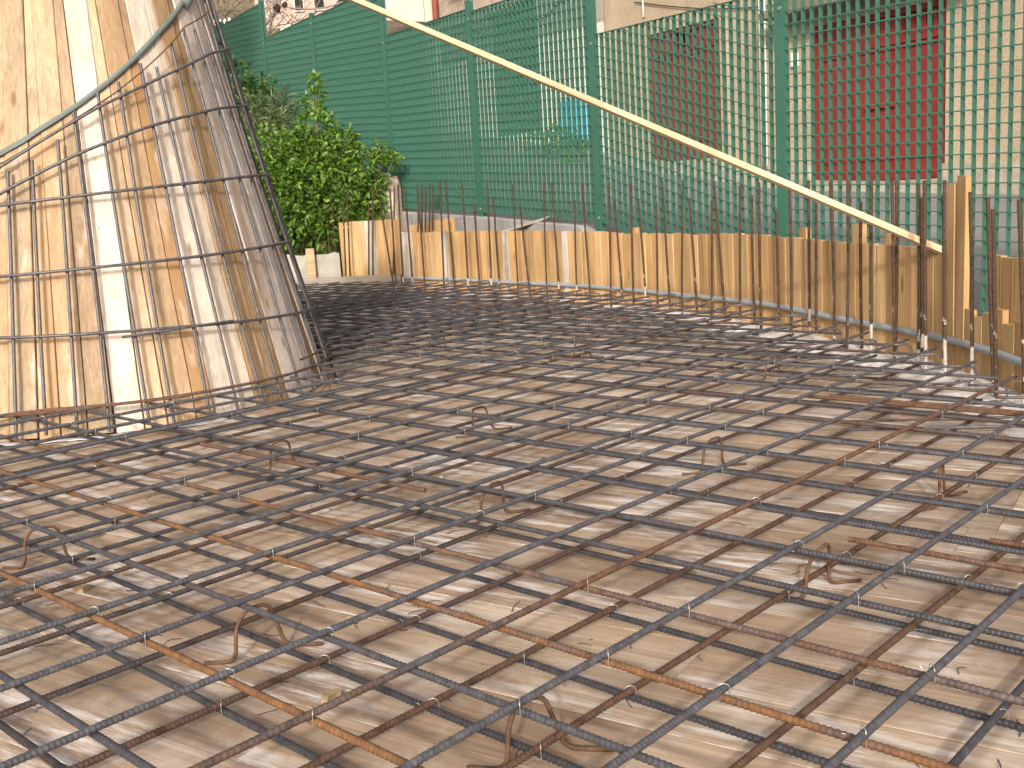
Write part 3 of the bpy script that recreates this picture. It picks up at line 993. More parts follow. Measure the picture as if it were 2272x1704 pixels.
def foot_on(px, py, off):
    """world foot point on the line `off` inside the wall, for a photographed bar"""
    d = aim(px, py)
    S_ = np.linspace(0, WL[-1], 900)
    key = round(off, 3)
    if key not in WALLIN:
        WALLIN[key] = np.array([wall_at(q)[0] + wall_at(q)[2] * off for q in S_])
    Q = WALLIN[key]
    ang = np.arctan2(Q[:, 0], Q[:, 1]) - math.atan2(d[0], d[1])
    return Q[np.argmin(np.abs(ang))]
starter_list = []
for (tp, bp, a, b) in SP:
    if a is None:
        # carry the bar line down to the ledge height
        f0 = foot_on(bp[0], bp[1], b)
    else:
        f0 = np.array([a, b])
    dist = math.hypot(*f0)
    dt = aim(*tp)
    k = dist / math.hypot(dt[0], dt[1])
    top = Vector((dt[0] * k, dt[1] * k, HC + dt[2] * k))
    starter_list.append((Vector((f0[0], f0[1], -.02)), top, a is not None))
n_st = len(starter_list)
ords = ['first', 'second', 'third', 'fourth', 'fifth', 'sixth', 'seventh', 'eighth', 'ninth', 'tenth', 'eleventh', 'twelfth']
left_i = right_i = 0
for i, (ft, tp, free) in enumerate(starter_list):
    L = (tp - ft).length
    mbv = []
    ax = (tp - ft).normalized()
    bow = Vector((random.uniform(-1, 1), random.uniform(-.3, .3), 0)) * .004
    pts = [ft + ax * (L * k / 10) + bow * math.sin(math.pi * k / 10) for k in range(11)]
    near = ft.y < 6
    v, f = ribbed(None, [p - ft for p in pts], (.0058 if not near else .0064) if ft.y < 8 else .0072, .0095 if near else .012, .0009)
    me = np_mesh('starter_bar', v, f)
    o = link('starter_bar', me, M['starter'])
    o.location = ft
    hgt = 'tall' if tp.z > .77 else ('medium' if tp.z > .70 else 'short')
    lean = tp.x - ft.x
    ln = ' leaning left' if lean < -.05 else (' upright' if abs(lean) < .02 else ' slightly tilted')
    if i < 19:
        where = 'at the far board corner'
        nm = ords[i] if i < 12 else {12: 'thirteenth', 13: 'fourteenth', 14: 'fifteenth', 15: 'sixteenth', 16: 'seventeenth', 17: 'eighteenth', 18: 'nineteenth'}[i]
        lab = f'{hgt}{ln} rusty starter bar, {nm} from the bush {where}'
    else:
        dpost = []
        for nmz, px in (('the second green fence post', 1078), ('the third green fence post', 1330), ('the fourth green fence post', 1745), ('the two tall boards', 2140)):
            dpost.append((abs(SP[i][0][0] - px), nmz, px))
        _, nmz, px = min(dpost)
        same = [j for j in range(19, n_st) if min((abs(SP[j][0][0] - q), q) for q in (1078, 1330, 1745, 2140))[1] == px]
        lefts = [j for j in same if SP[j][0][0] < px][::-1]
        rights = [j for j in same if SP[j][0][0] >= px]
        if i in lefts: lab = f'{hgt}{ln} rusty starter bar, {ords[lefts.index(i)]} left of {nmz}'
        else: lab = f'{hgt}{ln} rusty starter bar, {ords[rights.index(i)]} right of {nmz}'
    tag(o, lab, 'starter bar', 'rusty starter bars along the curved formwork')

# ------------------------------------------------------------------ small things on the deck
OFF = [((-.23, 2.918), 'pale square wood offcut lying mid deck between grey bars'), ((.026, 4.585), 'tiny pale wood chip lying beyond the middle of the deck'),
       ((.313, 5.634), 'pale wood chip farthest out on the deck near the board wall'), ((.652, 3.906), 'pale wood offcut right of centre by the smooth grey bars'),
       ((-.317, 1.583), 'small pale wood block on the near planks'), ((.225, 2.471), 'pale wood chip beside the brown bar in the centre'), ((-.94, 2.163), 'thin pale wood sliver on the left planks')]
for (p, lab) in OFF:
    sx, sy, sz = random.uniform(.022, .036), random.uniform(.012, .022), random.uniform(.008, .016)
    mb = MB()
    j = lambda: random.uniform(-.003, .003)
    mb.hexa([(-sx / 2 + j(), -sy / 2 + j(), 0), (sx / 2 + j(), -sy / 2 + j(), 0), (sx / 2 + j(), sy / 2 + j(), 0), (-sx / 2 + j(), sy / 2 + j(), 0),
             (-sx / 2 + j(), -sy / 2 + j(), sz), (sx / 2 + j(), -sy / 2 + j(), sz + j()), (sx / 2 + j(), sy / 2 + j(), sz), (-sx / 2 + j(), sy / 2 + j(), sz)])
    o = mb.build('wood_offcut', M['batten_wood'])
    o.location = (p[0], p[1], .001)
    o.rotation_euler = (0, 0, random.uniform(0, 3))
    tag(o, lab, 'wood offcut', 'pale wood offcuts dropped on the deck')
mb = MB()
for k in range(120):
    x, y = random.uniform(-1.3, 1.3), abs(random.gauss(0, 1.5)) + 1.0
    if not poly_inside(np.array([[x, y]]), REG_BARB)[0] or np.hypot(x - CX, y - CY) < .95: continue
    a = random.uniform(0, 6.28); L = random.uniform(.02, .06)
    b = a + random.uniform(-1.2, 1.2)
    p = Vector((x, y, .0016))
    pts = [p, p + Vector((math.cos(a), math.sin(a), 0)) * L * .5 + Vector((0, 0, random.uniform(0, .004))), p + Vector((math.cos(a), math.sin(a), 0)) * L * .5 + Vector((math.cos(b), math.sin(b), 0)) * L * .5]
    mb.add(*_tube(bend(pts, .012, 3), .0008))
tag(mb.build('wire_scraps', M['wire_dark'], None, True), 'cut ends of thin tie wire scattered over the deck planks', 'wire scraps', None, 'stuff')
# pale metal flashing lying round the foot of the cone
v, f = [], []
for k in range(25):
    a = math.radians(-104 + 60 * k / 24)
    for r in (.912, .955 + .02 * abs(math.sin(k * .4))):
        v.append((CX + r * math.cos(a), CY + r * math.sin(a), .004 + (.006 * random.random() if r > .93 else .0)))
n0 = len(v)
v += [(x, y, z - .003) for x, y, z in v]
for k in range(24):
    f.append((2 * k, 2 * k + 2, 2 * k + 3, 2 * k + 1)); f.append((n0 + 2 * k, n0 + 2 * k + 1, n0 + 2 * k + 3, n0 + 2 * k + 2))
    f.append((2 * k + 1, 2 * k + 3, n0 + 2 * k + 3, n0 + 2 * k + 1)); f.append((2 * k, n0 + 2 * k, n0 + 2 * k + 2, 2 * k + 2))
tag(MB().add(v, f).build('sheet_strip', M['pale_sheet']), 'pale grey sheet strip lying on the deck round the cone foot', 'sheet strip')

# ------------------------------------------------------------------ green grating fence
FD = np.array([.51354711, -.8580614]); FN = np.array([.8580614, .51354711]); DF = 4.5537
def FW(s, off=0.0):              # along the fence, off = towards the street
    p = FD * s + FN * (DF + off)
    return p
PS = {}
PXY = {-4: (-4.416, 16.247), -3: (-3.575, 14.841), -2: (-2.729, 13.427), -1: (-1.919, 12.073), 0: (-1.006, 10.548), 1: (-.157, 9.129), 2: (.71, 7.681), 3: (1.622, 6.157)}
for k, v_ in PXY.items(): PS[k] = float(np.array(v_) @ FD)
PS[4] = PS[3] + 1.74; PS[5] = PS[4] + 1.74
PS[-5] = PS[-4] - 1.66
def zbot(s):
    return float(np.interp(s, [-22, -16, -12, -9.47, -7.88, -6.17, -6.14, -4.44, -1, 3], [1.75, 1.22, .90, .716, .64, .537, .14, .05, -.06, -.1]))
def zroad(s):
    return float(np.interp(s, [-22, -16, -12, -9.47, -7.88, -6.17, -4.44, -1, 3], [1.73, 1.20, .88, .69, .60, .44, .12, -.07, -.1]))
TOPZ = {-5: 3.3, -4: 3.28, -3: 3.26, -2: 2.84, -1: 2.82, 0: 2.35, 1: 2.29, 2: 1.845, 3: 1.77, 4: 1.70}
fence = empty('grating_fence', (FW(-6.2)[0], FW(-6.2)[1], zbot(-6.2)), 'green steel grating fence of tall stepped panels between flat posts', 'fence')
for k in range(-5, 6):
    s = PS[k]
    zt = max(TOPZ.get(k, 0), TOPZ.get(k - 1, 0)) + .03
    zb = zbot(s) - .12
    mb = MB()
    c = FW(s)
    w, t = .034, .004
    e = FD
    def P(a, b, z): 
        q_ = c + FD * a + FN * b
        return (q_[0], q_[1], z)
    mb.hexa([P(-w, -.03, zb), P(w, -.03, zb), P(w, -.022, zb), P(-w, -.022, zb), P(-w, -.03, zt), P(w, -.03, zt), P(w, -.022, zt), P(-w, -.022, zt)])
    mb.hexa([P(-.004, -.0215, zb), P(.004, -.0215, zb), P(.004, .03, zb), P(-.004, .03, zb), P(-.004, -.0215, zt), P(.004, -.0215, zt), P(.004, .03, zt), P(-.004, .03, zt)])
    po = mb.build('post', M['green'], fence)
    if k >= -2:
        mb = MB()
        for zz in (TOPZ.get(k, 2) - .06, zbot(s) + .05):
            q0 = np.array(P(.012, -.03, zz)); q1 = np.array(P(.012, -.038, zz))
            mb.tube([q0, q1], .011, 8)
        bo = mb.build('bolts', M['bolt'], None)
        bo.parent = po
PITCHF = .062
nflat = 0
flat_cache = {}
for k in range(-5, 5):
    s0, s1 = PS[k] + .03, PS[k + 1] - .03
    zt = TOPZ[k]
    zt1 = TOPZ[k] - .03 if k in (0, 1, 2, 3) else TOPZ[k]
    z0, z1 = zbot(s0) + .02, zbot(s1) + .02
    # frame: edge flats
    mb = MB()
    def Q(s, off, z):
        q_ = FW(s, off); return (q_[0], q_[1], z)
    def bar(sa, za, sb, zb_, hh, th_=.0015, dp=.0125):
        mb.hexa([Q(sa, -dp, za - hh), Q(sb, -dp, zb_ - hh), Q(sb, dp, zb_ - hh), Q(sa, dp, za - hh), Q(sa, -dp, za + hh), Q(sb, -dp, zb_ + hh), Q(sb, dp, zb_ + hh), Q(sa, dp, za + hh)])
    bar(s0, zt, s1, zt1, .0025)
    fr = mb.build('panel_top_edge', M['green'], fence)
    mb = MB()
    bar(s0, z0, s1, z1, .0025)
    mb.build('panel_bottom_edge', M['green'], fence)
    n = int((s1 - s0) / PITCHF)
    for i in range(n + 1):
        s = s0 + (s1 - s0) * i / n
        za = z0 + (z1 - z0) * i / n + .003; zb_ = zt + (zt1 - zt) * i / n - .003
        Lf = round(zb_ - za, 2)
        if Lf not in flat_cache:
            flat_cache[Lf] = MB().box((-.0017, -.0155, 0), (.0017, .0155, Lf)).mesh('flat_bar')
            flat_cache[Lf].materials.append(M['green'])
        o = bpy.data.objects.new('flat_bar', flat_cache[Lf])
        C.objects.link(o)
        q_ = FW(s)
        o.parent = fr
        o.matrix_basis = Matrix.Translation((q_[0], q_[1], za)) @ Matrix.Rotation(math.atan2(FD[1], FD[0]), 4, 'Z')
        nflat += 1
    # cross rods, parallel to the foot of the panel, clipped by the level top
    mb = MB()
    m = 1
    while True:
        za, zb_ = z0 + m * .0675, z1 + m * .0675
        if za > zt - .02: break
        e1 = s1
        if zb_ > zt1 - .01:
            break
        r_ = .0031
        mb.hexa([Q(s0, -.0140, za - r_), Q(e1, -.0140, zb_ - r_), Q(e1, -.0070, zb_ - r_), Q(s0, -.0070, za - r_), Q(s0, -.0140, za + r_), Q(e1, -.0140, zb_ + r_), Q(e1, -.0070, zb_ + r_), Q(s0, -.0070, za + r_)])
        m += 1
    # remaining short rods at the uphill side of the panel
    while z1 + m * .0675 < zt1 + .3:
        za = z0 + m * .0675; zb_ = z1 + m * .0675
        if za < zt - .01: break
        fr_ = (za - (zt - .008)) / max(za - zb_ + (zt1 - zt) * 0, 1e-6)
        if fr_ >= .97: break
        sa = s0 + (s1 - s0) * fr_
        zz = za + (zb_ - za) * fr_
        mb.hexa([Q(sa, -.0140, zz - .0032), Q(s1, -.0140, zb_ - .0032), Q(s1, -.0070, zb_ - .0032), Q(sa, -.0070, zz - .0032), Q(sa, -.0140, zz + .0032), Q(s1, -.0140, zb_ + .0032), Q(s1, -.0070, zb_ + .0032), Q(sa, -.0070, zz + .0032)])
        m += 1
    ro = mb.build('cross_rods', M['green'], None)
    ro.parent = fr
    ro['kind'] = 'stuff'

# kerb wall carrying the fence, dirt strip before it
mb = MB()
SS = np.linspace(-24, 4, 60)
V, Fc = [], []
for s in SS:
    zt = zbot(s) - .012
    for (off, z) in ((-.055, -.14), (-.052, zt - .01), (-.045, zt), (.13, zt), (.14, -.14)):
        q_ = FW(s, off); V.append((q_[0], q_[1], z))
for i in range(len(SS) - 1):
    for k in range(4):
        Fc.append((i * 5 + k, i * 5 + k + 1, i * 5 + k + 6, i * 5 + k + 5))
tag(mb.add(V, Fc).build('kerb_wall', M['kerb']), 'low grey concrete kerb wall under the green grating fence', 'low wall')
V, Fc = [], []
for i, s in enumerate(SS):
    for k in range(9):
        off = -.06 - k * .45
        q_ = FW(s, off)
        z = max(-.13, (zbot(s) - .30) * (1 - k / 8) - .03 + .03 * math.sin(s * 3 + k * 2.1))
        if s > -8.6: z = min(z, -.03 + .18 * (1 - min(k, 1)))
        V.append((q_[0], q_[1], z))
for i in range(len(SS) - 1):
    for k in range(8):
        Fc.append((i * 9 + k, i * 9 + k + 1, i * 9 + k + 10, i * 9 + k + 9))
# keep it clear of the deck
keep = []
REG_OUT = region(-.05)
for fc in Fc:
    if not poly_inside(np.array([V[j][:2] for j in fc]), REG_OUT).any(): keep.append(fc)
tag(MB().add(V, keep).build('dirt_bank', M['dirt'], None, True), kind='structure')

# debris boards lying on the kerb edge
for (s, off, z, L, rz, ry, lab) in ((-7.35, -.17, .50, .62, .45, -.22, 'grey weathered plank lying askew against the kerb wall'), (-8.15, -.14, .505, .75, -.03, .02, 'flat brown board lying along the kerb wall top edge'),
                                    (-6.75, -.16, .43, .55, .05, .02, 'short pale board lying by the kerb wall under the third post')):
    q_ = FW(s, off)
    o = link('loose_plank', plank_mesh('loose_plank', L, .075, .02), M['beam_wood'])
    o.matrix_basis = Matrix.Translation((q_[0], q_[1], z)) @ Matrix.Rotation(math.atan2(FD[1], FD[0]) + rz, 4, 'Z') @ Matrix.Rotation(ry, 4, 'Y')
    tag(o, lab, 'plank', 'loose planks by the kerb wall')
mb = MB()
for k in range(16):
    s = -9.0 + k * .1 + random.uniform(-.03, .03)
    q_ = FW(s, -.16 + random.uniform(-.05, .05))
    r = random.uniform(.03, .07)
    zc = .40 + random.uniform(-.03, .03) - (s + 8.6) * .05
    vv = []
    ff = []
    for a in range(5):
        for b in range(7):
            ph, tt = math.pi * a / 4, 2 * math.pi * b / 7
            rr = r * random.uniform(.8, 1.15)
            vv.append((q_[0] + rr * 1.5 * math.sin(ph) * math.cos(tt), q_[1] + rr * math.sin(ph) * math.sin(tt), zc + rr * .8 * math.cos(ph)))
    for a in range(4):
        for b in range(7):
            ff.append((a * 7 + b, a * 7 + (b + 1) % 7, (a + 1) * 7 + (b + 1) % 7, (a + 1) * 7 + b))
    mb.add(vv, ff)
tag(mb.build('rubble', M['kerb'], None, True), 'grey broken rubble heaped along the foot of the kerb wall', 'rubble', None, 'stuff')

# rough pillar stub and blue plastic beside the bush
mb = MB()
pr = [(.0, .0)]
V, Fc = [], []
rows = [(-.1, .17, .15), (.35, .165, .15), (.62, .155, .145), (.85, .15, .135), (.98, .14, .125), (1.03, .11, .10)]
for (z, a_, b_) in rows:
    for k in range(12):
        t = 2 * math.pi * k / 12
        V.append((-1.06 + a_ * .75 * math.cos(t) * random.uniform(.9, 1.08), 10.36 + b_ * math.sin(t) * random.uniform(.9, 1.08), z + random.uniform(-.02, .02)))
for i in range(len(rows) - 1):
    for k in range(12):
        Fc.append((i * 12 + k, i * 12 + (k + 1) % 12, (i + 1) * 12 + (k + 1) % 12, (i + 1) * 12 + k))
Fc.append(tuple(range((len(rows) - 1) * 12, len(rows) * 12)))
tag(mb.add(V, Fc).build('rough_pillar', M['pillar']), 'broken pale concrete stub between the bush and the first fence panel', 'pillar')
V, Fc = [], []
for i in range(9):
    for k in range(5):
        V.append((-1.22 + i * .022, 10.22 + .02 * math.sin(i * 1.7 + k), 1.06 + .014 * k + .012 * math.sin(i * 2.3 + k * 1.1)))
for i in range(8):
    for k in range(4): Fc.append((i * 5 + k, i * 5 + k + 1, i * 5 + k + 6, i * 5 + k + 5))
tag(MB().add(V, Fc).build('blue_plastic', M['tarp'], None, True), 'scrap of blue plastic sheet showing between leaves above the concrete stub', 'plastic sheet')

# low white wall with ragged top and its post, behind the beam
V, Fc = [], []
N = 26
for i in range(N):
    x = -2.75 + 1.22 * i / (N - 1)
    zt = .365 + random.uniform(-.012, .014)
    dy = .006 * math.sin(i * 1.4)
    for (yy, z) in ((9.97 + dy, -.1), (9.97 + dy, zt), (10.005 + dy, zt - .004), (10.005 + dy, -.1)):
        V.append((x, yy, z))
for i in range(N - 1):
    for k in range(3): Fc.append((i * 4 + k, i * 4 + k + 4, i * 4 + k + 5, i * 4 + k + 1))
Fc.append((0, 1, 2, 3)); Fc.append(tuple((N - 1) * 4 + k for k in (3, 2, 1, 0)))
tag(MB().add(V, Fc).build('low_wall', M['cement_sheet']), 'low pale cement wall with ragged top below the bush', 'low wall')
o = link('timber_post', plank_mesh('timber_post', .52, .08, .05, .003, 'z'), M['batten_wood'])
o.location = (-1.79, 9.925, -.1)
tag(o, 'short pale timber post before the low cement wall', 'post')

# ------------------------------------------------------------------ plants
def leaves(name, mat, blobs, per, ll, lw, parent, up=.35, droop=.2, seed=1):
    r = np.random.default_rng(seed)
    V, Fc, tint = [], [], []
    tot = 0
    for (x, y, z, rad) in blobs:
        n = int(per * (rad / .3) ** 2) + 12
        u = r.normal(size=(n, 3)); u /= np.linalg.norm(u, axis=1, keepdims=True)
        rr = rad * r.uniform(.45, 1.12, n) ** .6
        P = np.array([x, y, z]) + u * rr[:, None] * np.array([1, .75, 1])
        for i in range(n):
            d = u[i] * .8 + r.normal(size=3) * .75 + np.array([0, 0, up]); d /= np.linalg.norm(d)
            a = np.cross(d, r.normal(size=3)); a /= np.linalg.norm(a)
            nn = np.cross(d, a)
            if nn[2] < 0: nn = -nn; 
            L = ll * r.uniform(.65, 1.2); W = lw * r.uniform(.75, 1.2)
            p = P[i]
            b = len(V)
            V += [p, p + d * L * .35 + a * W / 2 + nn * W * .18, p + d * L * .75 + a * W * .36 + nn * W * .1 - np.array([0, 0, droop * L * .3]), p + d * L - np.array([0, 0, droop * L]),
                  p + d * L * .75 - a * W * .36 + nn * W * .1 - np.array([0, 0, droop * L * .3]), p + d * L * .35 - a * W / 2 + nn * W * .18, p + d * L * .5 - np.array([0, 0, droop * L * .1])]
            Fc += [(b, b + 1, b + 6), (b + 1, b + 2, b + 6), (b + 2, b + 3, b + 6), (b + 3, b + 4, b + 6), (b + 4, b + 5, b + 6), (b + 5, b, b + 6)]
            t = np.clip(r.normal(.42, .3), 0, 1)
            tint += [t] * 7
    me = np_mesh(name, np.array(V), np.array(Fc), False)
    at = me.attributes.new('tint', 'FLOAT', 'POINT')
    at.data.foreach_set('value', np.array(tint, np.float32))
    o = link(name, me, mat, parent)
    o['kind'] = 'stuff'
    return o

BUSH = [(-1.99, 10.15, .85, .39), (-1.72, 10.15, 1.04, .37), (-1.47, 10.12, .78, .35), (-1.66, 10.15, 1.49, .20), (-1.67, 10.15, 1.76, .11), (-1.635, 10.15, 1.93, .06), (-1.50, 10.15, 1.27, .21),
        (-1.25, 10.12, 1.14, .16), (-2.14, 10.15, 1.0, .30), (-1.07, 10.1, 1.25, .10), (-1.28, 10.08, .72, .20), (-1.95, 10.15, 1.27, .22), (-1.68, 10.24, .58, .27), (-2.18, 10.25, .67, .31),
        (-1.94, 10.28, .55, .26), (-2.1, 10.2, 1.3, .25), (-1.8, 10.2, 1.25, .25), (-1.5, 10.2, 1.05, .25), (-2.35, 10.3, .9, .3), (-1.40, 10.15, 1.40, .10), (-.96, 10.08, 1.2, .05), (-2.25, 10.3, .5, .26), (-1.32, 10.15, .66, .18), (-1.1, 10.12, 1.12, .10), (-1.2, 10.1, .95, .14)]
bush = empty('leafy_bush', (-1.8, 10.2, 0), 'dense bright green leafy bush growing between the cone and the fence', 'bush')
leaves('foliage', M['leaf'], BUSH, 700, .066, .030, bush, .3, .25, 3)
mb = MB()
for (x, y, z, r) in BUSH:
    p0 = Vector((-1.75 + (x + 1.75) * .3, 10.2, -.05)); p1 = Vector((x, y, z))
    mid = (p0 + p1) / 2 + Vector((random.uniform(-.06, .06), 0, .05))
    mb.tube([p0, mid, p1, p1 + Vector((random.uniform(-.03, .03), 0, r * .8))], [.014, .010, .006, .003], 5)
mb.build('stems', M['stem'], bush, True)
OLE = [(-2.48, 11.2, 1.70, .26), (-2.25, 11.2, 1.72, .22), (-2.08, 11.2, 1.55, .25), (-2.32, 11.2, 1.45, .29), (-2.51, 11.2, 1.35, .27), (-1.96, 11.2, 1.40, .2), (-2.16, 11.2, 1.87, .11), (-2.53, 11.2, 1.88, .1), (-2.2, 11.1, 1.1, .35)]
ole = empty('oleander', (-2.25, 11.25, 0), 'grey green oleander with narrow leaves behind the leafy bush', 'bush')
leaves('foliage', M['leaf_grey'], OLE, 330, .11, .016, ole, .55, .12, 5)
mb = MB()
for (x, y, z, r) in OLE:
    p0 = Vector((-2.25 + (x + 2.25) * .3, 11.3, -.05)); p1 = Vector((x, y, z))
    mb.tube([p0, (p0 + p1) / 2 + Vector((random.uniform(-.05, .05), 0, .04)), p1, p1 + Vector((random.uniform(-.04, .04), 0, r))], [.012, .009, .006, .003], 5)
mb.build('stems', M['stem'], ole, True)
IVY = [(-2.82, 12.3, 2.30, .15), (-2.89, 12.3, 2.12, .17), (-2.69, 12.3, 2.14, .13), (-2.62, 12.3, 2.04, .16), (-2.53, 12.3, 2.18, .09), (-2.92, 12.3, 2.42, .07), (-2.8, 12.25, 1.85, .25), (-2.55, 12.2, 1.8, .2)]
ivy = empty('dark_shrub', (-2.75, 12.4, 0), 'dark green shrub climbing in the shade against the far green panel', 'bush')
leaves('foliage', M['leaf_dark'], IVY, 330, .07, .035, ivy, .3, .2, 9)
mb = MB()
for (x, y, z, r) in IVY:
    p0 = Vector((-2.75 + (x + 2.75) * .4, 12.4, -.05)); p1 = Vector((x, y, z))
    mb.tube([p0, (p0 + p1) / 2 + Vector((random.uniform(-.05, .05), 0, .04)), p1], [.012, .009, .004], 5)
mb.build('stems', M['stem'], ivy, True)

# ------------------------------------------------------------------ street behind the fence
DBL = 10.4735
def ZB(s):
    return .76 + (.05 * (-9.75 - s) if s > -9.75 else .145 * (-9.75 - s))
SS = np.linspace(-40, 9, 80)
V, Fc = [], []
NR = 8
for s in SS:
    for k in range(NR + 1):
        u = k / NR
        q_ = FD * s + FN * (DF + .14 + (DBL - DF - .14 - .55) * u)
        V.append((q_[0], q_[1], zroad(s) + (ZB(s) - .10 - zroad(s)) * u))
for i in range(len(SS) - 1):
    for k in range(NR):
        Fc.append((i * (NR + 1) + k, i * (NR + 1) + k + 1, (i + 1) * (NR + 1) + k + 1, (i + 1) * (NR + 1) + k))
tag(MB().add(V, Fc).build('road', M['road'], None, True), kind='structure')
V, Fc = [], []
for s in SS:
    for (off, z) in ((.56, -.25), (.55, .0), (.0, .012)):
        q_ = FD * s + FN * (DBL - off); V.append((q_[0], q_[1], ZB(s) + z - .012))
for i in range(len(SS) - 1):
    for k in range(2): Fc.append((i * 3 + k, i * 3 + k + 1, (i + 1) * 3 + k + 1, (i + 1) * 3 + k))
tag(MB().add(V, Fc).build('pavement', M['plinth']), kind='structure')

def BW(s, off, z):         # point on the house fronts; off towards the street
    q_ = FD * s + FN * (DBL - off)
    return (q_[0], q_[1], z)
def slabbox(mb, s0, s1, o0, o1, z0a, z1a, z0b=None, z1b=None):
    z0b = z0a if z0b is None else z0b; z1b = z1a if z1b is None else z1b
    return mb.hexa([BW(s0, o1, z0a), BW(s1, o1, z0b), BW(s1, o0, z0b), BW(s0, o0, z0a), BW(s0, o1, z1a), BW(s1, o1, z1b), BW(s1, o0, z1b), BW(s0, o0, z1a)])

def house_wall(mb, s0, s1, ztop, openings, depth=.35):
    """front wall with real openings: list of (s0,s1,z0,z1)"""
    xs = sorted({s0, s1, *[o[0] for o in openings], *[o[1] for o in openings]})
    zs = sorted({-.3, ztop, *[o[2] for o in openings], *[o[3] for o in openings]})
    for a, b in zip(xs[:-1], xs[1:]):
        for c, d in zip(zs[:-1], zs[1:]):
            m = ((a + b) / 2, (c + d) / 2)
            if any(o[0] < m[0] < o[1] and o[2] < m[1] < o[3] for o in openings): continue
            slabbox(mb, a, b, -depth, 0, c, d)
hr = empty('rendered_house', BW(-9, 0, .7), 'beige rendered house with dark red doors behind the fence', 'house')
op = [(-9.77, -7.81, .70, 2.63), (-12.99, -11.41, 1.16, 3.03)]
mb = MB(); house_wall(mb, -14.03, -1.0, 6.2, op); mb.build('wall', M['plaster'], hr)
mb = MB(); slabbox(mb, -14.03, -1.0, -5, -.36, -.3, 6.2); mb.build('house_body', M['plaster'], hr)
mb = MB(); slabbox(mb, -14.15, -.9, -5.2, .25, 6.2, 6.32); mb.build('roof', M['roof'], hr)
mb = MB()
slabbox(mb, -13.9, -12.99, -.02, .05, .9, 1.25, .9, 1.18); mb.build('plinth', M['plinth'], hr)
mb = MB(); slabbox(mb, -11.41, -9.77, -.02, .05, .6, 1.08, .6, .95); mb.build('plinth', M['plinth'], hr)
mb = MB(); slabbox(mb, -7.81, -1, -.02, .05, .2, .86, .1, .60); mb.build('plinth', M['plinth'], hr)
def red_door(s0, s1, z0, z1, tz, parent, vents, nleaf):
    mb = MB()
    fwid = .07
    slabbox(mb, s0, s0 + fwid, -.12, -.03, z0, z1); slabbox(mb, s1 - fwid, s1, -.12, -.03, z0, z1); slabbox(mb, s0 + fwid, s1 - fwid, -.12, -.03, z1 - .06, z1); slabbox(mb, s0 + fwid, s1 - fwid, -.12, -.03, tz - .03, tz + .03)
    d = mb.build('door', M['red'], parent)
    mb = MB(); slabbox(mb, s0, s1, -.30, -.28, z0, z1); bo = mb.build('opening', M['dark'], None); bo.parent = d
    wl = (s1 - s0 - 2 * fwid) / nleaf
    for k in range(nleaf):
        a = s0 + fwid + k * wl + .004; b = a + wl - .008
        mb = MB()
        slabbox(mb, a, b, -.11, -.075, z0 + .01, tz - .032)
        for (c, e) in ((z0 + .01, z0 + .30), (z0 + .30, tz - .032)):
            slabbox(mb, a, a + .05, -.074, -.055, c, e - .05); slabbox(mb, b - .05, b, -.074, -.055, c, e - .05); slabbox(mb, a, b, -.074, -.052, e - .049, e)
        l = mb.build('leaf', M['red'], None); l.parent = d
    nb = 12
    for k in range(nb):
        a = s0 + fwid + (s1 - s0 - 2 * fwid) * k / nb
        op_ = vents[0] <= k / nb < vents[1]
        mb = MB()
        wv = (s1 - s0 - 2 * fwid) / nb
        if op_: slabbox(mb, a, a + wv * .35, -.11, -.07, tz + .03, z1 - .06)
        else: slabbox(mb, a, a + wv * .96, -.11, -.07, tz + .03, z1 - .06)
        l = mb.build('transom_bar', M['red'], None); l.parent = d
    return d
dd = red_door(-9.77, -7.81, .70, 2.63, 2.28, hr, (.62, .97), 3)
mb = MB(); slabbox(mb, -8.95, -8.5, -.052, -.03, 1.55, 1.60); ll_ = mb.build('door_rail', M['red'], None); ll_.parent = dd
red_door(-12.99, -11.41, 1.16, 3.03, 2.72, hr, (.3, .62), 2)
mb = MB(); slabbox(mb, -10.25, -7.2, .0, .42, 2.78, 2.86); slabbox(mb, -10.2, -7.25, -.02, .10, 2.86, 3.25); mb.build('canopy', M['brown_canopy'], hr)
mb = MB().tube([BW(-10.53, .06, .98), BW(-10.53, .06, 6.1)], .048, 12); mb.build('downpipe', M['white_pipe'], hr, True)
mb = MB().tube([BW(-10.53, .06, .80), BW(-10.53, .06, .99)], .054, 12); mb.build('pipe_foot', M['red_pipe'], hr, True)
mb = MB().tube([BW(-11.29, .03, 1.30), BW(-11.29, .03, 3.05)], .022, 8); o = mb.build('downpipe', M['white_pipe'], hr, True); o['label'] = 'thin white pipe beside the red door'
mb = MB().tube([BW(-13.0, .03, 3.3), BW(-13.02, .03, 6.1)], .016, 8); mb.build('cable_conduit', M['white_pipe'], hr, True)
cb = []
for k in range(30):
    u = k / 29
    cb.append(BW(-13.2 + 5.2 * u, .03, 3.55 - .55 * u - .25 * math.sin(math.pi * u)))
MB().tube(cb, .008, 5).build('cable', M['dark'], hr, True)
# pale meter box near the big red door
mb = MB(); slabbox(mb, -10.05, -9.97, 0, .05, 2.2, 2.36); mb.build('meter_box', M['white_pipe'], hr)

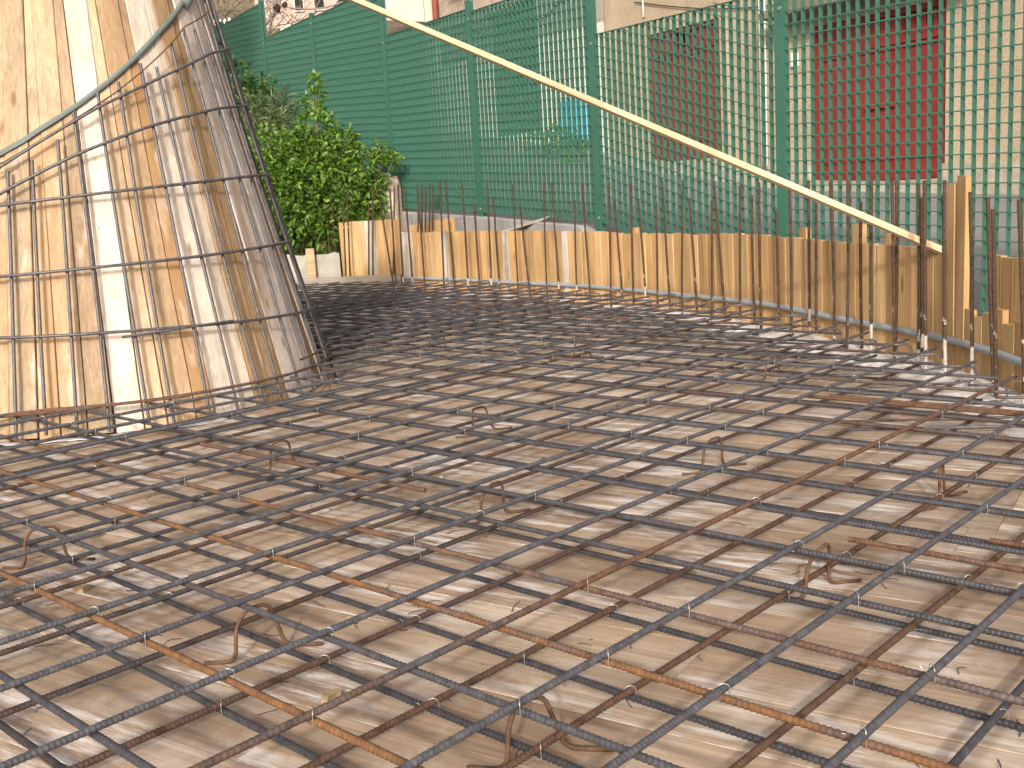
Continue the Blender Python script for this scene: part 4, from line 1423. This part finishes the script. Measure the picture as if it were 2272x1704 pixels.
hl = empty('white_house', BW(-17, 0, 1.8), 'white and stone house with dark green shutter further up the street', 'house')
op = [(-17.72, -15.95, 1.90, 4.12)]
mb = MB(); house_wall(mb, -19.4, -14.06, 3.42, op); mb.build('wall', M['plaster_white'], hl)
mb = MB(); house_wall(mb, -19.4, -14.06, 8.5, [(-19.5, -14, -.5, 3.42)] + op); mb.build('stone_wall', M['rubble'], hl)
mb = MB(); slabbox(mb, -19.4, -14.06, -5, -.36, -.3, 8.5); mb.build('house_body', M['plaster_white'], hl)
mb = MB(); house_wall(mb, -22.3, -19.42, 9.0, []); slabbox(mb, -22.3, -19.42, -5, -.36, -.3, 9.0); mb.build('side_wall', M['plaster_white'], hl)
mb = MB(); slabbox(mb, -17.72, -15.95, -.2, -.15, 1.9, 4.12); sh = mb.build('shutter', M['dark_green'], hl)
for k in range(20):
    mb = MB(); z = 1.95 + k * .108
    slabbox(mb, -17.68, -15.99, -.149, -.12, z, z + .07)
    l = mb.build('slat', M['dark_green'], None); l.parent = sh
mb = MB().tube([BW(-19.45, .08, 4.2), BW(-19.45, .08, 8.8)], .06, 12); mb.build('downpipe', M['red_pipe'], hl, True)
mb = MB().tube([BW(-19.45, .08, 1.9), BW(-19.45, .08, 4.22)], .05, 12); mb.build('lower_pipe', M['plaster_white'], hl, True)
mb = MB(); slabbox(mb, -21.8, -20.05, .02, .95, 4.40, 4.52); slabbox(mb, -21.8, -20.05, .86, .95, 4.52, 5.35); slabbox(mb, -20.14, -20.05, .02, .86, 4.52, 5.35); slabbox(mb, -21.8, -21.71, .02, .86, 4.52, 5.35)
mb.build('balcony', M['plaster_white'], hl)
mb = MB(); slabbox(mb, -20.46, -20.2, .952, .965, 4.75, 5.2); mb.build('balcony_grille', M['roof'], hl)
cb = [BW(-19.0 + 5.0 * k / 24, .03, 4.05 + .30 * math.sin(k * .7) * .3 - .25 * math.sin(math.pi * k / 24)) for k in range(25)]
MB().tube(cb, .012, 5).build('cable', M['dark'], hl, True)
mb = MB(); slabbox(mb, -18.6, -17.6, .0, .35, 4.78, 4.84); slabbox(mb, -16.8, -15.8, .0, .35, 4.68, 4.74); mb.build('window_ledge', M['roof'], hl)

bx = MB(); slabbox(bx, -15.02, -14.35, .02, .28, 1.62, 2.24)
slabbox(bx, -15.04, -14.33, .0, .30, 2.245, 2.28)
tag(bx.build('wall_box', M['blue']), 'light blue box against the white wall seen through the grating', 'box')
pl = empty('low_plant', BW(-14.6, .6, 1.4), 'small leafy plant below the light blue box beyond the fence', 'plant')
leaves('foliage', M['leaf'], [(*BW(-14.9, .75, 1.62)[:2], 1.62, .22), (*BW(-14.4, .75, 1.60)[:2], 1.60, .24), (*BW(-13.9, .8, 1.52)[:2], 1.5, .22)], 200, .10, .04, pl, .4, .2, 15)
MB().tube([BW(-14.5, .7, 1.3), BW(-14.5, .7, 1.6)], .015, 5).build('stems', M['stem'], pl)

# ------------------------------------------------------------------ hillside at the top left
V, Fc = [], []
xs = np.linspace(-60, 30, 120); ys = np.linspace(14, 110, 120)
for y in ys:
    for x in xs:
        # only uphill of the street line
        s_ = np.array([x, y]) @ FD
        u_ = min(1.0, max(0.0, (-22.6 - s_) / 1.2))
        z = -.6 * (1 - u_) + u_ * (4.25 + .16 * (y - 24) + .006 * max(0, y - 24) ** 2 + .12 * math.sin(x * 1.3) * math.cos(y * .9))
        V.append((x, y, z))
for j in range(len(ys) - 1):
    for i in range(len(xs) - 1):
        a = j * len(xs) + i
        Fc.append((a, a + 1, a + 1 + len(xs), a + len(xs)))
tag(MB().add(V, Fc).build('hillside', M['hill'], None, True), kind='structure')
pf = empty('picket_fence', (-7, 26, 4.4), 'white picket fence on the hillside above the far green panel', 'fence')
for k in range(26):
    x = -8.4 + k * .115
    link('picket', MB().box((x, 26, 4.3), (x + .05, 26.02, 5.30 + random.uniform(-.03, .03))).mesh('picket'), M['white_pipe'], pf)
link('rail', MB().box((-8.4, 26.021, 4.85), (-5.4, 26.045, 4.92)).mesh('rail'), M['white_pipe'], pf)
fh = empty('hill_house', (-4.4, 33, 5), 'pale pink house up on the hillside behind bare branches', 'house')
def fbox(name, lo, hi, mat, par): return link(name, MB().box(lo, hi).mesh(name), mat, par)
fbox('wall', (-6.6, 31.5, 4.0), (-2.5, 36, 9.5), M['plaster_pink'], fh)
for (a, b, c, d) in ((-5.5, -5.2, 6.3, 7.0), (-4.95, -4.6, 6.3, 7.0), (-4.3, -4.05, 6.3, 7.0)):
    wn_ = fbox('window', (a, 31.44, c), (b, 31.49, d), M['plaster_white'], fh)
    pn = fbox('pane', (a + .04, 31.42, c + .04), (b - .04, 31.439, d - .04), M['dark'], None); pn.parent = wn_
fbox('roof', (-6.9, 31.2, 9.5), (-2.2, 36.2, 9.7), M['roof'], fh)
fbox('terrace_wall', (-5.7, 30.2, 4.6), (-4.2, 30.4, 5.8), M['plaster_white'], fh)
# bare tree with dark seed heads
bt_ = empty('bare_tree', (-3.4, 15.6, 1.2), 'leafless tree with thin dry twigs above the far green panel', 'tree')
mbt, mbk = MB(), MB()
def grow(p, d, L, r, lev):
    pts = [p]; dd_ = d.copy()
    for k in range(5):
        dd_ = (dd_ + Vector((random.gauss(0, .16), random.gauss(0, .16), random.gauss(-.03, .12)))).normalized()
        pts.append(pts[-1] + dd_ * L / 5)
    mbt.tube(pts, [r * (1 - .13 * k) for k in range(6)], 5 if lev < 2 else 4)
    if lev < 4:
        for k in range(4 if lev < 3 else 3):
            q_ = pts[random.randint(2, 5)]
            nd = (dd_ + Vector((random.gauss(0, .7), random.gauss(0, .5), random.gauss(-.05, .5)))).normalized()
            grow(q_, nd, L * random.uniform(.5, .75), r * .55, lev + 1)
grow(Vector((-3.4, 15.6, 1.0)), Vector((.05, 0, 1)), 1.9, .05, 0)
grow(Vector((-3.3, 15.6, 2.6)), Vector((.5, 0, .5)), 1.5, .025, 1)
grow(Vector((-3.4, 15.6, 2.7)), Vector((-.4, 0, .5)), 1.4, .025, 1)
for k in range(9):
    grow(Vector((random.uniform(-4.6, -2.5), 15.4 + random.uniform(-.4, .6), random.uniform(2.5, 3.0))), Vector((random.gauss(0, .5), 0, .8)), random.uniform(.7, 1.1), .018, 1)
mbt.build('branches', M['twig'], bt_, True)
hb = [(-3.05, 13.9, 3.62), (-2.8, 13.7, 3.42), (-2.55, 13.5, 3.22), (-2.2, 13.5, 3.16), (-1.95, 13.5, 3.17), (-1.72, 13.5, 3.24), (-1.5, 13.5, 3.3)]
MB().tube(bend(hb, .15, 4), .011, 6).build('hanging_branch', M['twig'], bt_, True)
for (x, y, z, r) in ((-2.56, 13.5, 3.2, .05), (-2.47, 13.5, 3.23, .035), (-1.90, 13.5, 3.10, .05), (-1.72, 13.5, 3.22, .07), (-1.66, 13.52, 3.27, .05)):
    V, Fc = [], []
    for a_ in range(6):
        for b_ in range(8):
            ph, tt = math.pi * a_ / 5, 2 * math.pi * b_ / 8
            rr = r * random.uniform(.65, 1.2)
            V.append((x + rr * math.sin(ph) * math.cos(tt), y + rr * math.sin(ph) * math.sin(tt), z + rr * math.cos(ph)))
    for a_ in range(5):
        for b_ in range(8):
            Fc.append((a_ * 8 + b_, a_ * 8 + (b_ + 1) % 8, (a_ + 1) * 8 + (b_ + 1) % 8, (a_ + 1) * 8 + b_))
    MB().add(V, Fc).build('seed_head', M['cone_dark'], bt_)

# tree standing uphill of the cone, its shade lies on the far green panels
tr = empty('shade_tree', (-5.6, 6.4, 0), 'leafy tree standing left of the cone whose shade falls on the far green panels', 'tree')
mb = MB()
mb.tube([(-5.6, 6.4, -.2), (-5.55, 6.4, 1.8), (-5.4, 6.45, 3.6), (-5.3, 6.5, 5.0)], [.13, .11, .085, .05], 9)
CROWN = []
for k in range(24):
    c = Vector((-4.55 + random.uniform(-1.1, .7), 6.6 + random.uniform(-.8, .8), 6.35 + random.uniform(-.75, .85)))
    mb.tube([(-5.4, 6.45, random.uniform(3.2, 4.6)), ((c.x - 5.35) / 2, (c.y + 6.5) / 2, c.z - .6), tuple(c)], [.04, .03, .01], 6)
    CROWN.append((c.x, c.y, c.z, random.uniform(.26, .42)))
mb.build('trunk', M['stem'], tr, True)
leaves('crown', M['leaf_dark'], CROWN, 520, .10, .045, tr, .2, .25, 21)
